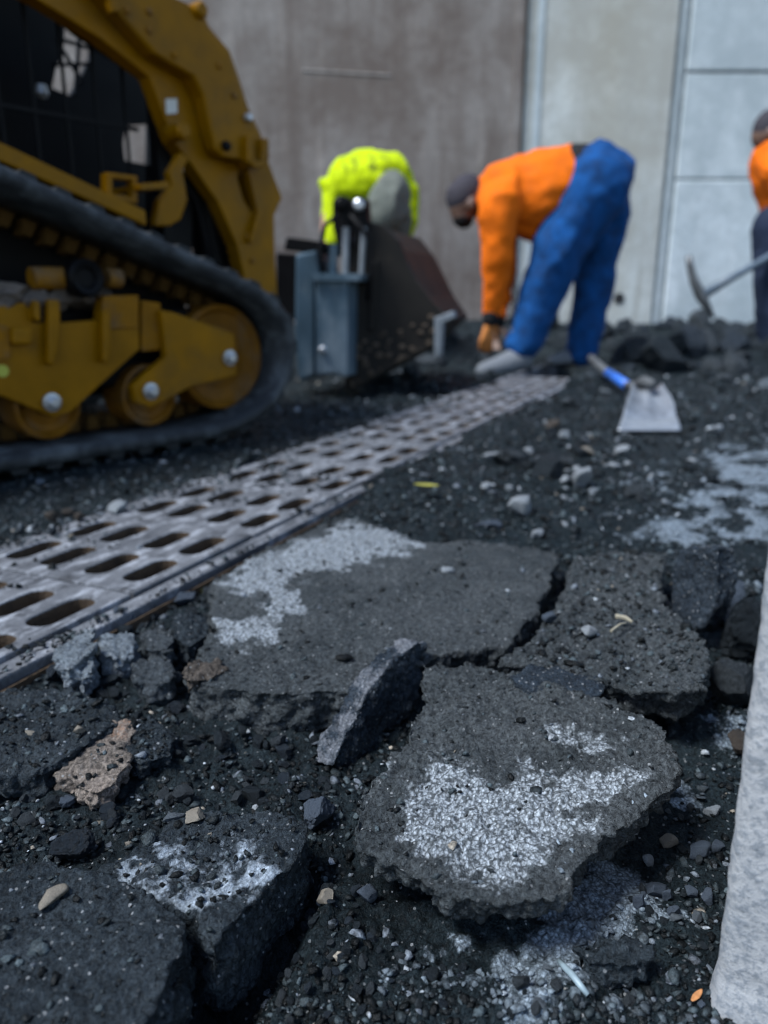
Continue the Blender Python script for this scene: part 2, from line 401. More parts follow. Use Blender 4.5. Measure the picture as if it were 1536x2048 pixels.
V, F = box_vf(xe-0.085, xe-0.02, -0.018, 0.0, -0.1, 4.6); link('edge_strip', mesh_np('edge_strip', V, F), M['wall_rust'], lw)
V, F = box_vf(wx(575, 120), wx(755, 150), -0.006, 0.02, wz(143), wz(140))
M['scratch'] = simple('scrape', (0.30, 0.272, 0.25), 0.8, var=0.4)
o = link('scrape_mark', mesh_np('scrape_mark', V, F), M['scratch'], lw); o.rotation_euler = (0, math.radians(3), 0)
o.location = (0, 0, -0.03)

rw = empty('concrete_wall', (0, WY, 0)); tag(rw, 'pale blue-grey concrete panel wall behind the bending orange worker', 'wall')
xs = wx(1345, 330)
wall_box('panel', xe+0.004, xs-0.045, -0.2, 4.6, 0.02, 0.3, M['wall_pale'], rw)
V, F = box_vf(xs-0.045, xs+0.045, 0.05, 0.3, -0.2, 4.6); link('vertical_joint', mesh_np('vertical_joint', V, F), M['joint'], rw)
V, F = box_vf(xs-0.016, xs+0.012, 0.03, 0.06, -0.2, 4.6); link('joint_cover', mesh_np('joint_cover', V, F), M['wall_blue'], rw)
V, F = box_vf(xe+0.08, xe+0.13, 0.010, 0.04, -0.2, 4.6); link('edge_strip', mesh_np('edge_strip', V, F), M['wall_blue'], rw)
zj = [-0.2, wz(358), wz(142), wz(-80), 4.6]
xk = [xs+0.045, xs+2.4, xs+5.0, xs+8]
for a in range(3):
    for b in range(4):
        wall_box('panel', xk[a]+0.004, xk[a+1]-0.008, zj[b]+0.006, zj[b+1]-0.006, 0.02+0.006*((a+b) % 2), 0.3, M['wall_blue'], rw)
V, F = box_vf(xs+0.05, xs+8, 0.06, 0.28, -0.2, 4.6); link('backing', mesh_np('backing', V, F), M['joint'], rw)
hp = on_y(1238, 597, WY+0.02)
V, F = lathe_vf([(0.045, -0.006), (0.045, 0.0), (0.03, 0.004)], (hp[0], 0.02, hp[2]), (0, 1, 0), 20)
link('bolt_hole', mesh_np('bolt_hole', V, F), M['hole'], rw)

# ------------------------------------------------------------------ drain
M['iron'] = None
def iron_mat():
    m, nt, bs = new_mat('worn_cast_iron'); tc = N(nt, 'ShaderNodeTexCoord'); v = tc.outputs['Object']
    oi = N(nt, 'ShaderNodeObjectInfo'); add = N(nt, 'ShaderNodeVectorMath', operation='ADD'); nt.links.new(v, add.inputs[0])
    cx = N(nt, 'ShaderNodeCombineXYZ'); 
    for i in range(2): nt.links.new(mathn(nt, 'MULTIPLY', oi.outputs['Random'], 31.0+i*11), cx.inputs[i])
    nt.links.new(cx.outputs[0], add.inputs[1])
    mp = N(nt, 'ShaderNodeMapping'); mp.inputs['Scale'].default_value = (1.0, 3.2, 1.0); nt.links.new(add.outputs[0], mp.inputs[0])
    n1 = noise_n(nt, 16, 8, 0.72, mp.outputs[0]); n2 = noise_n(nt, 9, 5, 0.6, add.outputs[0]); n3 = noise_n(nt, 240, 4, 0.7, add.outputs[0])
    c = mixc(nt, ramp(nt, n2.outputs[0], [(0.35, 0), (0.65, 1)]).outputs[0], (0.062, 0.066, 0.075), (0.125, 0.131, 0.144))
    c = mixc(nt, ramp(nt, n1.outputs[0], [(0.50, 0), (0.64, 0.85)]).outputs[0], c, (0.31, 0.325, 0.36))
    n5 = noise_n(nt, 21, 6, 0.7, add.outputs[0])
    c = mixc(nt, ramp(nt, n5.outputs[0], [(0.54, 0), (0.66, 0.85)]).outputs[0], c, (0.030, 0.031, 0.035))
    c = mixc(nt, 1.0, c, ramp(nt, n3.outputs[0], [(0.3, 0.75), (0.7, 1.25)]).outputs[0], 'MULTIPLY')
    nt.links.new(c, bs.inputs['Base Color']); bs.inputs['Metallic'].default_value = 0.0; bs.inputs['Specular IOR Level'].default_value = 0.25
    nt.links.new(ramp(nt, n1.outputs[0], [(0.3, 0.42), (0.7, 0.68)]).outputs[0], bs.inputs['Roughness'])
    bump(nt, bs, n3.outputs[0], 0.35, 0.0015); bump(nt, bs, n1.outputs[0], 0.3, 0.002)
    return m
M['iron'] = iron_mat()
M['iron_rust'] = simple('rusty_slot', (0.060, 0.036, 0.018), 0.85, var=0.45, scale=60, bstr=0.6, bscale=220)
PL, PW = 0.2525, 0.272     # grate panel pitch and width
def panel_mesh():
    hx, hy = PL/2-0.0022, PW/2
    poly = [(-hx, -hy, 0), (hx, -hy, 0), (hx, hy, 0), (-hx, hy, 0)]; holes = []
    for sx in (-0.0535, 0.0535):
        for sy in (-0.1015, -0.0385, 0.0385, 0.1015):
            L, r, h = 0.042-0.0178, 0.0178, []
            for k in range(9): t = -math.pi/2+math.pi*k/8; h.append((sx+L+r*math.cos(t), sy+r*math.sin(t), 0))
            for k in range(9): t = math.pi/2+math.pi*k/8; h.append((sx-L+r*math.cos(t), sy+r*math.sin(t), 0))
            holes.append(h)
    V, F, nout = prism_vf(poly, (0, 0, -0.034), holes)
    me = mesh_np('grate_panel', V, F); me.materials.append(M['iron']); me.materials.append(M['iron_rust'])
    for i in range(nout, len(F)): me.polygons[i].material_index = 1
    me = fix_normals(me)
    r = bake(me, [('BEVEL', dict(width=0.0022, segments=2, limit_method='ANGLE', angle_limit=math.radians(40), material=0))], keep=True); return r
pm = panel_mesh()
ORD = ['nearest', 'second', 'third', 'fourth', 'fifth', 'sixth', 'seventh', 'eighth', 'ninth', 'tenth', 'eleventh', 'twelfth', 'thirteenth']
ROTZ = math.atan2(D_S[1], D_S[0])
for k in range(12):
    s = 0.080+PL*(k+0.0)
    o = link('grate_panel', pm, None); o.location = drain_pt(s, -0.166, 0.0+random.uniform(-0.0015, 0.0015)); o.rotation_euler = (random.uniform(-.006, .006), random.uniform(-.006, .006), ROTZ+random.uniform(-.004, .004))
    tag(o, 'worn slotted iron drain grate panel, %s panel from the camera%s' % (ORD[k], '' if k == 0 else ''), 'drain grate', 'grate panels of the trench drain')
fr = empty('drain_frame', drain_pt(1.4, -0.166, -0.05), ROTZ); tag(fr, 'long steel frame of the trench drain holding the slotted grates', 'drain frame')
for (w0, w1, nm) in ((0.141, 0.166, 'rail'), (-0.166, -0.141, 'rail')):
    V, F = box_vf(-2.6, 2.6, -w1, -w0, -0.05, 0.0465); o = link(nm, mesh_np(nm, V, F), M['iron'], fr); bevel(o, 0.0025)
    V, F = box_vf(-2.6, 2.6, -w1+(0.0 if w0 < 0 else 0.004), -w0-(0.0 if w0 > 0 else 0.004), -0.24, -0.052); link('channel_wall', mesh_np('channel_wall', V, F), M['iron_rust'], fr)
V, F = box_vf(-2.6, 2.6, -0.171, -0.1668, -0.05, 0.036); link('outer_lip', mesh_np('outer_lip', V, F), M['iron_rust'], fr)

# ------------------------------------------------------------------ asphalt slabs
SLAB_POLYS = []; SLABS = []
def jag(P, seg, amp, seed):
    out = []; n = len(P)
    for i in range(n):
        a, b = P[i], P[(i+1) % n]; L = np.linalg.norm(b-a); m = max(1, int(L/seg))
        for k in range(m): out.append(a+(b-a)*k/m)
    out = np.array(out); q = out.copy()
    q[:, 0] += amp*fbm(out, 25, 4, seed, 0.6); q[:, 1] += amp*fbm(out, 25, 4, seed+5, 0.6)
    return q
def slab(name, px, z0, slope, thick, mat, label, cat='asphalt slab', pale=(), voxel=0.0022, top_amp=1.0, side_amp=1.0, seed=1, group=None, taper=0.0, hump=0.0, under=0.0, soft=1.0):
    """px: photo outline of the top face; the top plane is z0 + slope.(xy - centre); then real thickness below it"""
    c = np.mean([on_z(u, v, z0)[:2] for u, v in px], 0); n = np.array([-slope[0], -slope[1], 1.0])
    p0 = np.array([c[0], c[1], z0]); P = np.array([on_plane(u, v, p0, n) for u, v in px])
    SLAB_POLYS.append(P[:, :2]); Q = jag(P, 0.006, 0.0045*side_amp, seed)
    # make sure consistent orientation, build prism in local coordinates
    base = np.array([c[0], c[1], z0-thick]); Q = Q-base; cc = Q.mean(0)
    B = Q.copy(); B[:, :2] = cc[:2]+(B[:, :2]-cc[:2])*(1-taper); B[:, 2] -= thick
    m = len(Q); V = np.concatenate([Q, B]); F = [tuple(range(m)), tuple(range(2*m-1, m-1, -1))]
    F += [(i, m+i, m+(i+1) % m, (i+1) % m) for i in range(m)]
    me = fix_normals(mesh_np(name, V, F))
    me = bake(me, [('TRIANGULATE', {}), ('REMESH', dict(mode='VOXEL', voxel_size=voxel))])
    for it in range(1):
        X = get_v(me); Nn = get_n(me); W = X+base
        nn = n/np.linalg.norm(n); top = sstep(0.55, 0.9, Nn@nn); side = 1-top
        c1, v1 = cell(W, 150, seed); c2, v2 = cell(W, 62, seed+3); c3, v3 = cell(W, 300, seed+9)
        sd = poly_sd(W[:, 0], W[:, 1], Q[:, :2]+base[:2])
        rim = sstep(0.008, 0.0, sd)                                             # crumbled rim of the top
        d = top*top_amp*(0.0011*(0.5-c1)*2*(0.3+v1)+0.0007*(0.5-c3)*2+0.0016*fbm(W, 35, 3, seed)+0.0006*fbm(W, 180, 2, seed+2))
        d = d - top*rim*(0.0012+0.0012*fbm(W, 60, 2, seed+8))
        d = d + side*side_amp*(0.0045*(0.5-c2)*(0.4+v2)*2+0.0034*(0.5-c1)*2*(0.3+v1)+0.0040*fbm(W, 40, 4, seed+4)+0.0012*(0.5-c3))
        X = X+Nn*d[:, None]
        if hump: X[:, 2] += hump*vnoise(W, 9, seed+21)*1.0
        set_v(me, X)
    pv = np.zeros(len(X)); nz = fbm(W, 45, 4, seed+40, 0.65)
    for poly, a in pale:
        pp = np.array([on_plane(u, v, p0, n) for u, v in poly]); q = poly_sd(W[:, 0], W[:, 1], pp)
        pv = np.maximum(pv, np.maximum(a*sstep(-0.012*soft, 0.012*soft, q+nz*0.014*soft), 0.50*a*sstep(-0.040, 0.01, q+nz*0.02)))
    attr(me, 'pale', pv*sstep(0.25, 0.7, Nn@nn))
    o = link(name, me, mat, loc=tuple(base), smooth=True); tag(o, label, cat, group); SLABS.append((o, P[:, :2])); return o

S1 = slab('asphalt_slab', [(585, 1072), (640, 1050), (700, 1036), (775, 1056), (835, 1085), (960, 1082), (1113, 1104), (1098, 1165), (1072, 1215), (1045, 1262), (1020, 1292), (930, 1292), (850, 1310), (800, 1345), (700, 1382), (560, 1390), (440, 1378), (380, 1355), (392, 1300), (425, 1262), (415, 1225), (432, 1165), (500, 1115)],
     0.004, (0.0, -0.005), 0.040, M['slab'], 'broad flat grey asphalt slab with a pale crescent stain beside the drain', seed=11, top_amp=1.6, soft=1.5,
     pale=[([(430, 1160), (520, 1105), (620, 1075), (690, 1040), (780, 1058), (830, 1095), (810, 1108), (735, 1122), (650, 1145), (590, 1150), (600, 1190), (620, 1215), (560, 1245), (500, 1290), (435, 1275), (415, 1240), (470, 1235), (540, 1210), (520, 1180), (450, 1195)], 1.0)], voxel=0.0024)
S2 = slab('asphalt_slab', [(712, 1640), (728, 1575), (786, 1508), (812, 1455), (850, 1405), (850, 1330), (990, 1335), (1110, 1370), (1225, 1400), (1311, 1447), (1364, 1505), (1358, 1552), (1299, 1612), (1205, 1672), (1160, 1730), (1120, 1790), (1040, 1800), (960, 1802), (873, 1782), (797, 1742), (712, 1712)],
     0.012, (0.07, 0.02), 0.026, M['slab'], 'thick grey asphalt slab in the foreground with a white speckled patch on top', seed=23, taper=0.10, hump=0.003, top_amp=2.3, soft=1.4,
     pale=[([(835, 1560), (890, 1520), (960, 1545), (1000, 1560), (1060, 1525), (1150, 1540), (1245, 1555), (1235, 1600), (1160, 1620), (1110, 1680), (1070, 1750), (1000, 1765), (880, 1715), (815, 1670), (830, 1630)], 1.15),
           ([(1040, 1480), (1110, 1452), (1200, 1470), (1245, 1510), (1200, 1512), (1120, 1490)], 0.85)], voxel=0.0017)
S3 = slab('asphalt_slab', [(1000, 1324), (1062, 1284), (1088, 1240), (1112, 1205), (1138, 1160), (1146, 1124), (1230, 1102), (1335, 1104), (1318, 1205), (1375, 1245), (1428, 1308), (1420, 1368), (1370, 1386), (1290, 1390), (1215, 1372), (1120, 1352)],
     0.016, (0.03, -0.01), 0.028, M['slab'], 'dark grey asphalt slab strewn with pale chips, right of the crack', seed=37, hump=0.005, top_amp=2.6, taper=0.05)
S4 = slab('asphalt_shard', [(1018, 1352), (1060, 1336), (1108, 1338), (1160, 1352), (1212, 1358), (1205, 1385), (1150, 1405), (1105, 1402), (1060, 1385)],
     0.018, (-0.02, 0.25), 0.006, M['slab_blue'], 'thin blue-black asphalt flake leaning between the two right-hand slabs', 'asphalt flake', seed=41, voxel=0.0016, top_amp=0.6, side_amp=0.6)
S9 = slab('asphalt_slab', [(622, 1655), (600, 1705), (522, 1790), (448, 1873), (416, 1900), (380, 1850), (300, 1800), (150, 1752), (250, 1705), (312, 1660), (415, 1612), (500, 1622), (598, 1626)],
     -0.004, (0.02, 0.02), 0.050, M['slab_dark'], 'dark asphalt slab lower left with a bluish white powdery smear', seed=53, hump=0.003, top_amp=1.9, side_amp=0.8, soft=2.4,
     pale=[([(280, 1740), (330, 1700), (420, 1690), (500, 1740), (500, 1800), (450, 1840), (400, 1830), (380, 1790), (300, 1770)], 0.92), ([(330, 1660), (420, 1640), (520, 1650), (560, 1690), (480, 1720), (380, 1690)], 0.55), ([(230, 1720), (330, 1660), (430, 1615), (600, 1640), (560, 1740), (440, 1870), (380, 1840), (290, 1790)], 0.47), ([(395, 1840), (450, 1830), (440, 1875), (415, 1890)], 0.7)], voxel=0.0019)
S10 = slab('asphalt_slab', [(-140, 1790), (0, 1752), (85, 1722), (150, 1748), (260, 1780), (376, 1848), (384, 1900), (355, 1965), (300, 2060), (200, 2160), (-200, 2160)],
     0.004, (-0.01, 0.03), 0.055, M['slab_dark'], 'large dark asphalt slab filling the lower left corner', seed=67, hump=0.003, top_amp=1.5, side_amp=0.8, voxel=0.0020)
S12 = slab('asphalt_slab', [(-140, 1392), (40, 1372), (150, 1384), (225, 1415), (235, 1450), (180, 1480), (125, 1520), (85, 1542), (20, 1548), (-140, 1552)],
     -0.012, (0.0, 0.03), 0.020, M['slab_dark'], 'low crumbly asphalt slab at the left edge, undercut in front', seed=71, hump=0.004, top_amp=3.2, voxel=0.0020)
S11 = slab('asphalt_chunk', [(115, 1535), (140, 1508), (185, 1470), (222, 1436), (262, 1440), (258, 1490), (270, 1522), (222, 1565), (185, 1588), (148, 1572), (120, 1552)],
     -0.016, (0.10, 0.05), 0.016, M['rust_slab'], 'tan crusted chunk with a rusty orange rim in the gravel at left', 'asphalt chunk', seed=83, voxel=0.0017, top_amp=1.6,
     pale=[([(190, 1470), (222, 1436), (262, 1440), (258, 1480), (220, 1480)], 0.6)])
S13 = slab('asphalt_chunk', [(250, 1445), (300, 1432), (352, 1468), (340, 1515), (285, 1530), (262, 1522)], -0.018, (-0.05, 0.0), 0.014, M['slab_dark'],
     'dark gritty chunk touching the right of the tan crusted chunk', 'asphalt chunk', seed=85, voxel=0.0018, top_amp=2.2)

PLATES = [
 ([(108, 1335), (118, 1302), (163, 1256), (186, 1262), (184, 1290), (152, 1326), (128, 1340)], 0.006, (0.25, 0.10), 0.022, 'chunk_pale', 'long pale grey asphalt chunk lying against the drain frame'),
 ([(135, 1352), (150, 1315), (175, 1302), (185, 1320), (177, 1350), (155, 1363)], -0.002, (0.2, 0.2), 0.022, 'chunk_pale', 'short pale grey chunk just in front of the long pale one'),
 ([(193, 1290), (205, 1266), (250, 1260), (274, 1285), (268, 1307), (235, 1317), (200, 1304)], 0.002, (-0.1, 0.15), 0.024, 'chunk_pale', 'grey-blue layered chunk right of the long pale chunk'),
 ([(262, 1337), (290, 1318), (340, 1320), (354, 1345), (335, 1366), (300, 1374), (275, 1362)], -0.006, (0.05, 0.2), 0.022, 'chunk', 'wide grey chunk with a ragged front, left of the broad flat slab'),
 ([(360, 1347), (400, 1316), (447, 1313), (462, 1335), (440, 1353), (400, 1363), (370, 1367)], 0.010, (-0.12, 0.08), 0.012, 'chunk_brown', 'brownish flat chunk lying on the corner of the broad slab'),
 ([(338, 1230), (375, 1218), (414, 1233), (408, 1276), (370, 1292), (343, 1272)], 0.004, (-0.3, 0.1), 0.032, 'slab_dark', 'dark lumpy chunk behind the brownish flat chunk'),
 ([(280, 1262), (325, 1253), (342, 1275), (330, 1300), (295, 1302)], -0.002, (0.2, -0.1), 0.026, 'chunk', 'dark chunk wedged among the rubble by the drain'),
 ([(1152, 1888), (1180, 1868), (1262, 1860), (1302, 1880), (1298, 1912), (1250, 1930), (1178, 1924)], -0.026, (0.05, 0.1), 0.020, 'slab_dark', 'dark oblong block on the dusty ground at lower right')]
for i, (px, z0, sl, th, mt, lab) in enumerate(PLATES):
    slab('asphalt_chunk', px, z0, sl, th, M[mt], lab, 'asphalt chunk', seed=130+i*11, voxel=0.0017, top_amp=2.2, side_amp=1.0, taper=0.12)

def shard(name, base_px, zb, face_px, lean, thick, mat, label, cat, seed, voxel=0.0017):
    """slab standing on edge: face outline measured on a plane through a ground line, leaning by `lean` radians"""
    a, b = on_z(*base_px[0], zb), on_z(*base_px[1], zb); e = (b-a); e[2] = 0; e /= np.linalg.norm(e)
    nh = np.array([e[1], -e[0], 0.0]); n = nh*math.cos(lean)+np.array([0, 0, 1.0])*math.sin(lean)      # towards the camera side
    P = np.array([on_plane(u, v, a, n) for u, v in face_px]); Q = jag(P, 0.006, 0.003, seed); c = Q.mean(0); base = np.array([c[0], c[1], Q[:, 2].min()])
    Q = Q-base; m = len(Q); B = Q-n*thick
    V = np.concatenate([Q, B]); F = [tuple(range(m)), tuple(range(2*m-1, m-1, -1))]+[(i, m+i, m+(i+1) % m, (i+1) % m) for i in range(m)]
    me = bake(fix_normals(mesh_np(name, V, F)), [('TRIANGULATE', {}), ('REMESH', dict(mode='VOXEL', voxel_size=voxel))])
    X = get_v(me); Nn = get_n(me); W = X+base; c1, v1 = cell(W, 150, seed); c2, v2 = cell(W, 70, seed+3); c3, v3 = cell(W, 300, seed+9)
    d = 0.0028*(0.5-c2)*2*(0.3+v2)+0.0016*(0.5-c1)*2*(0.3+v1)+0.003*fbm(W, 45, 3, seed)+0.0008*(0.5-c3)
    set_v(me, X+Nn*d[:, None])
    # thin upper edge on the far side painted lighter, as if catching the light
    attr(me, 'pale', 0.75*sstep(0.05, 0.6, Nn[:, 2]-0.6*(Nn@n))*np.clip(0.8+0.6*fbm(W, 60, 3, seed+2), 0, 1))
    o = link(name, me, mat, loc=tuple(base), smooth=True); tag(o, label, cat); return o
shard('asphalt_shard', [(672, 1545), (850, 1400)], GL, [(668, 1535), (690, 1468), (735, 1385), (790, 1318), (838, 1282), (852, 1290), (846, 1360), (836, 1412), (790, 1455), (752, 1505), (700, 1538)],
      0.12, 0.022, M['slab_blue'], 'dark asphalt shard standing on edge with a pale rim, between two slabs', 'asphalt shard', 91)
shard('asphalt_shard', [(1318, 1225), (1400, 1265)], -0.01, [(1338, 1225), (1342, 1150), (1362, 1098), (1438, 1092), (1436, 1150), (1428, 1210), (1392, 1262), (1360, 1248)],
      0.25, 0.03, M['slab_blue'], 'blue-black asphalt shard propped upright behind the chip-strewn slab', 'asphalt shard', 97, voxel=0.0022)

# ------------------------------------------------------------------ rocks and chunks
def rock_mesh(seed, sub=4, flat=0.6, rough=1.0, long=1.0):
    r = np.random.default_rng(seed); bm = bmesh.new(); bmesh.ops.create_icosphere(bm, subdivisions=sub, radius=1.0)
    me = bpy.data.meshes.new('rock'); bm.to_mesh(me); bm.free(); V = get_v(me)
    for k in range(11):
        n = r.normal(size=3); n /= np.linalg.norm(n); h = r.uniform(0.42, 0.78); d = V@n-h; V = V-np.outer(np.clip(d, 0, None), n)
    O = r.uniform(0, 50, 3)
    d = 0.07*fbm(V+O, 2.4, 3, seed)+0.05*fbm(V+O, 8, 3, seed+3)
    if sub >= 4:
        c, v = cell(V+O, 6.5, seed); d = d+0.085*(0.5-c)*(0.3+v)*2; c, v = cell(V+O, 14, seed+5); d = d+0.04*(0.5-c)*(0.3+v)*2
    V = V*(1+rough*d)[:, None]; V = V*np.array([long, 1.0, flat*long**0.8]); V[:, 2] -= V[:, 2].min()*0.75
    set_v(me, V/np.abs(V[:, :2]).max()); return me
def chunk(u, v, wpx, mat, label, cat='asphalt chunk', flat=0.6, long=1.2, rot=0.0, seed=1, z=None, tilt=(0, 0), name='asphalt_chunk', sub=4, rough=1.0, group=None):
    """(u, v): where the chunk touches the ground, wpx: its measured width"""
    p = on_z(u, v, GL if z is None else z)
    if z is None:
        for _ in range(3): p = on_z(u, v, gh1(p[0], p[1]))
    me = rock_mesh(seed, sub+(1 if wpx > 75 else 0), flat, rough, long); s = wpx/FPX*depth(p)/2
    o = link(name, me, mat, loc=(p[0], p[1], p[2]+0.05*s*flat), smooth=False); o.scale = (s, s, s); o.rotation_euler = (tilt[0], tilt[1], rot)
    me.polygons.foreach_set('use_smooth', np.ones(len(me.polygons), bool))
    tag(o, label, cat, group); return o
R = math.radians
CH = [ # u, v, width px, material, flat, long, rot, tilt, label
 (250, 1252, 56, 'stone_slate', .9, 1.1, R(20), (0, 0), 'small slate-blue stone on the edge of the drain frame'),
 (368, 1208, 52, 'stone_slate', .75, 1.3, R(30), (0, 0), 'bluish stone near the yellow moss tuft by the drain'),
 (376, 1322, 58, 'slab_blue', .7, 1.2, R(5), (0, 0), 'blue-black lump in the gap beside the brownish flat chunk'),
 (636, 1640, 78, 'stone_slate', .85, 1.1, R(10), (0, 0), 'slate-blue rock with pale streaks near the slab corner'),
 (150, 1718, 88, 'slab_blue', .9, 1.1, R(40), (0, 0), 'pointed blue-black rock standing in the gravel at left'),
 (390, 1645, 44, 'stone_tan', .7, 1.4, R(5), (0, 0), 'cream stone at the back edge of the smeared slab'),
 (345, 1640, 52, 'chunk_pale', .5, 1.7, R(25), (0, 0), 'pale angular flake left of the cream stone'),
 (-2, 1590, 60, 'slab_dark', 1.2, 1.0, R(0), (0, 0), 'dark lump cut by the left edge of the picture'),
 (140, 1615, 50, 'stone_slate', .6, 1.6, R(60), (0, 0), 'slim slate stone just below the tan crusted chunk'),
 (1480, 1500, 66, 'chunk_brown', .9, 1.0, R(10), (0, 0), 'dark reddish lump against the concrete post'),
 (1470, 1415, 128, 'chunk', 1.1, 1.1, R(70), (0, R(10)), 'upright grey block between the right slab and the post'),
 (1490, 1310, 175, 'slab_dark', .9, 1.3, R(20), (0, 0), 'big dark rounded boulder of asphalt behind the concrete post'),
 (1450, 1240, 105, 'stone_slate', 1.1, 1.0, R(30), (0, 0), 'greenish slate rock right of the upright blue-black shard'),
 (1060, 1790, 30, 'slab_dark', .7, 1.2, R(30), (0, 0), None),
 (925, 1480, 40, 'slab_blue', .7, 1.2, R(30), (0, 0), None),
]
for i, (u, v, w, mt, fl, lo, ro, ti, lab) in enumerate(CH):
    if lab is None: continue
    z = None
    if 'corner of the broad slab' in lab: z = 0.004
    if 'cream stone' in lab or 'pale angular' in lab: z = -0.006
    chunk(u, v, w, M[mt], lab, 'stone' if 'stone' in mt else 'asphalt chunk', fl, lo, ro, 300+i*7, z, ti, name='stone' if 'stone' in mt else 'asphalt_chunk')
ST = [ # pale stones one can point at
 (105, 1805, 66, 'stone_tan', .5, 1.9, R(55), 0.005, 'tan angular stone lying on the corner slab at lower left'),
 (1294, 1728, 30, 'stone_white', .8, 1.1, 0, None, 'white pebble in the shadow right of the foreground slab'),
 (1332, 1692, 44, 'stone_tan', .6, 1.2, .4, None, 'cream pebble right of the foreground slab'),
 (1400, 1715, 50, 'stone_slate', .7, 1.3, .1, None, 'wet blue pebble left of the concrete post'),
 (1432, 1702, 36, 'stone_slate', .9, 1.0, .8, None, 'greenish round pebble touching the concrete post'),
 (1425, 1630, 40, 'stone_white', .6, 1.4, .2, None, 'pale blue chip by the post, in front of the dust'),
 (1310, 1790, 56, 'stone_slate', .5, 1.5, .0, None, 'mauve grey pebble on the dusty ground'),
 (650, 1805, 36, 'stone_tan', .8, 1.1, .2, None, 'cream pebble right of the lower-left dark slab'),
 (735, 1800, 52, 'stone_slate', .7, 1.3, .5, None, 'slate-blue pebble in front of the foreground slab'),
 (1175, 1268, 40, 'stone_white', .6, 1.4, .3, 0.018, 'white quartz chip on the chip-strewn slab'),
 (1100, 1242, 34, 'stone_slate', .9, 1.1, .3, 0.016, 'blue-green chip at the crack edge of the right slab'),
 (895, 1143, 30, 'stone_white', .3, 1.5, 0, 0.005, 'flat white chip lying on the broad flat slab'),
 (1041, 1030, 56, 'stone_white', .75, 1.2, .2, None, 'white rounded stone behind the broad flat slab'),
 (985, 918, 62, 'stone_white', .25, 1.9, -.15, None, 'flat pale sliver of stone right of the drain'),
 (1076, 1072, 28, 'stone_white', .6, 1.5, -.3, None, 'small white chip just behind the crack'),
 (975, 1058, 78, 'stone_slate', .35, 1.7, .0, None, 'low grey stone with white ends behind the broad slab'),
 (1130, 878, 28, 'stone_white', 1.0, 1.0, .0, None, 'white pebble to the left of the shovel blade'),
 (1436, 870, 34, 'stone_white', .8, 1.2, .4, None, 'white pebble to the right of the shovel blade'),
 (1245, 912, 36, 'stone_white', .7, 1.2, .4, None, 'pale pebble below the shovel blade'),
 (1175, 912, 34, 'stone_tan', .6, 1.3, .4, None, 'cream pebble between the drain and the shovel blade'),
 (240, 1022, 46, 'stone_white', .6, 1.4, .5, 0.0, 'whitish stone on the left rim of the drain'),
 (108, 1070, 24, 'slab_blue', 1.0, 1.0, .5, 0.0, 'round black pebble on the left edge of the grate'),
 (540, 1415, 26, 'stone_tan', .7, 1.2, .5, None, 'tan pebble in the gravel before the broad slab'),
 (160, 1466, 26, 'stone_tan', .7, 1.2, .1, -0.01, 'small beige pebble on the low crumbly slab at left'),
 (60, 1470, 20, 'stone_tan', .7, 1.2, .1, -0.01, 'tiny beige pebble near the left picture edge'),
 (1105, 860, 40, 'chunk_brown', .6, 1.3, .3, None, 'reddish brown crumb right of the far end of the drain'),
]
for i, (u, v, w, mt, fl, lo, ro, z, lab) in enumerate(ST):
    chunk(u, v, w, M[mt], lab, 'stone', fl, lo, ro, 700+i*5, z, name='stone', sub=3)
# far side rubble on the left of the grate
for i, (u, v) in enumerate([(105, 1042), (135, 1032), (160, 1038)]):
    chunk(u, v, 30, M['chunk_brown'], 'rusty brown crumb piled on the left rim of the drain', 'crumb', .7, 1.2, i, 760+i, 0.0, name='crumb', sub=3, group='rusty crumbs on the drain rim')

def in_slab(x, y, m=0.0):
    r = np.zeros(x.shape, bool)
    for p in SLAB_POLYS: r |= poly_sd(x, y, p) > m
    return r
# loose crumbs, individuals
variants = [rock_mesh(900+i, 3, random.uniform(.5, .95), 1.0, random.uniform(1, 1.7)) for i in range(8)]
for me in variants: me.polygons.foreach_set('use_smooth', np.zeros(len(me.polygons), bool))
vm = {}
def variant(k, mt):
    if (k, mt) not in vm:
        me = variants[k].copy(); me.materials.append(M[mt]); vm[(k, mt)] = me
    return vm[(k, mt)]
def scatter(n, region, smin, smax, mats, name, label, cat, group, seed, power=2.5, avoid=0.0):
    r = np.random.default_rng(seed); P = outline(region, GL)[:, :2]; lo, hi = P.min(0), P.max(0); done = 0
    while done < n:
        x, y = r.uniform(lo, hi); X, Y = np.array([x]), np.array([y])
        if poly_sd(X, Y, P)[0] < 0 or in_slab(X, Y, avoid)[0]: continue
        s_, w_ = drain_sw(x, y)
        if -0.34 < w_ < 0.0: continue
        s = smin+(smax-smin)*r.random()**power; mt = mats[int(r.integers(len(mats)))]
        o = link(name, variant(int(r.integers(8)), mt)); o.location = (x, y, gh1(x, y)-0.1*s); o.scale = (s, s, s*(0.5 if smax > 0.03 else 1.0))
        o.rotation_euler = (r.uniform(-.5, .5), r.uniform(-.5, .5), r.uniform(0, 6.28)); tag(o, label, cat, group); done += 1
scatter(110, [(60, 1400), (330, 1380), (640, 1420), (690, 1560), (600, 1640), (400, 1610), (250, 1690), (80, 1720), (0, 1640), (0, 1560)], .0030, .010, ['slab_dark', 'slab_dark', 'slab_blue', 'chunk'], 'crumb', 'small dark asphalt crumb in the gravel left of the upright shard', 'crumb', 'crumbs in the gravel at left', 5)
scatter(40, [(120, 1340), (420, 1170), (440, 1260), (380, 1400), (60, 1400)], .004, .012, ['slab_dark', 'chunk', 'chunk', 'slab_blue'], 'crumb', 'dark asphalt crumb heaped along the drain frame', 'crumb', 'crumbs beside the drain', 6)
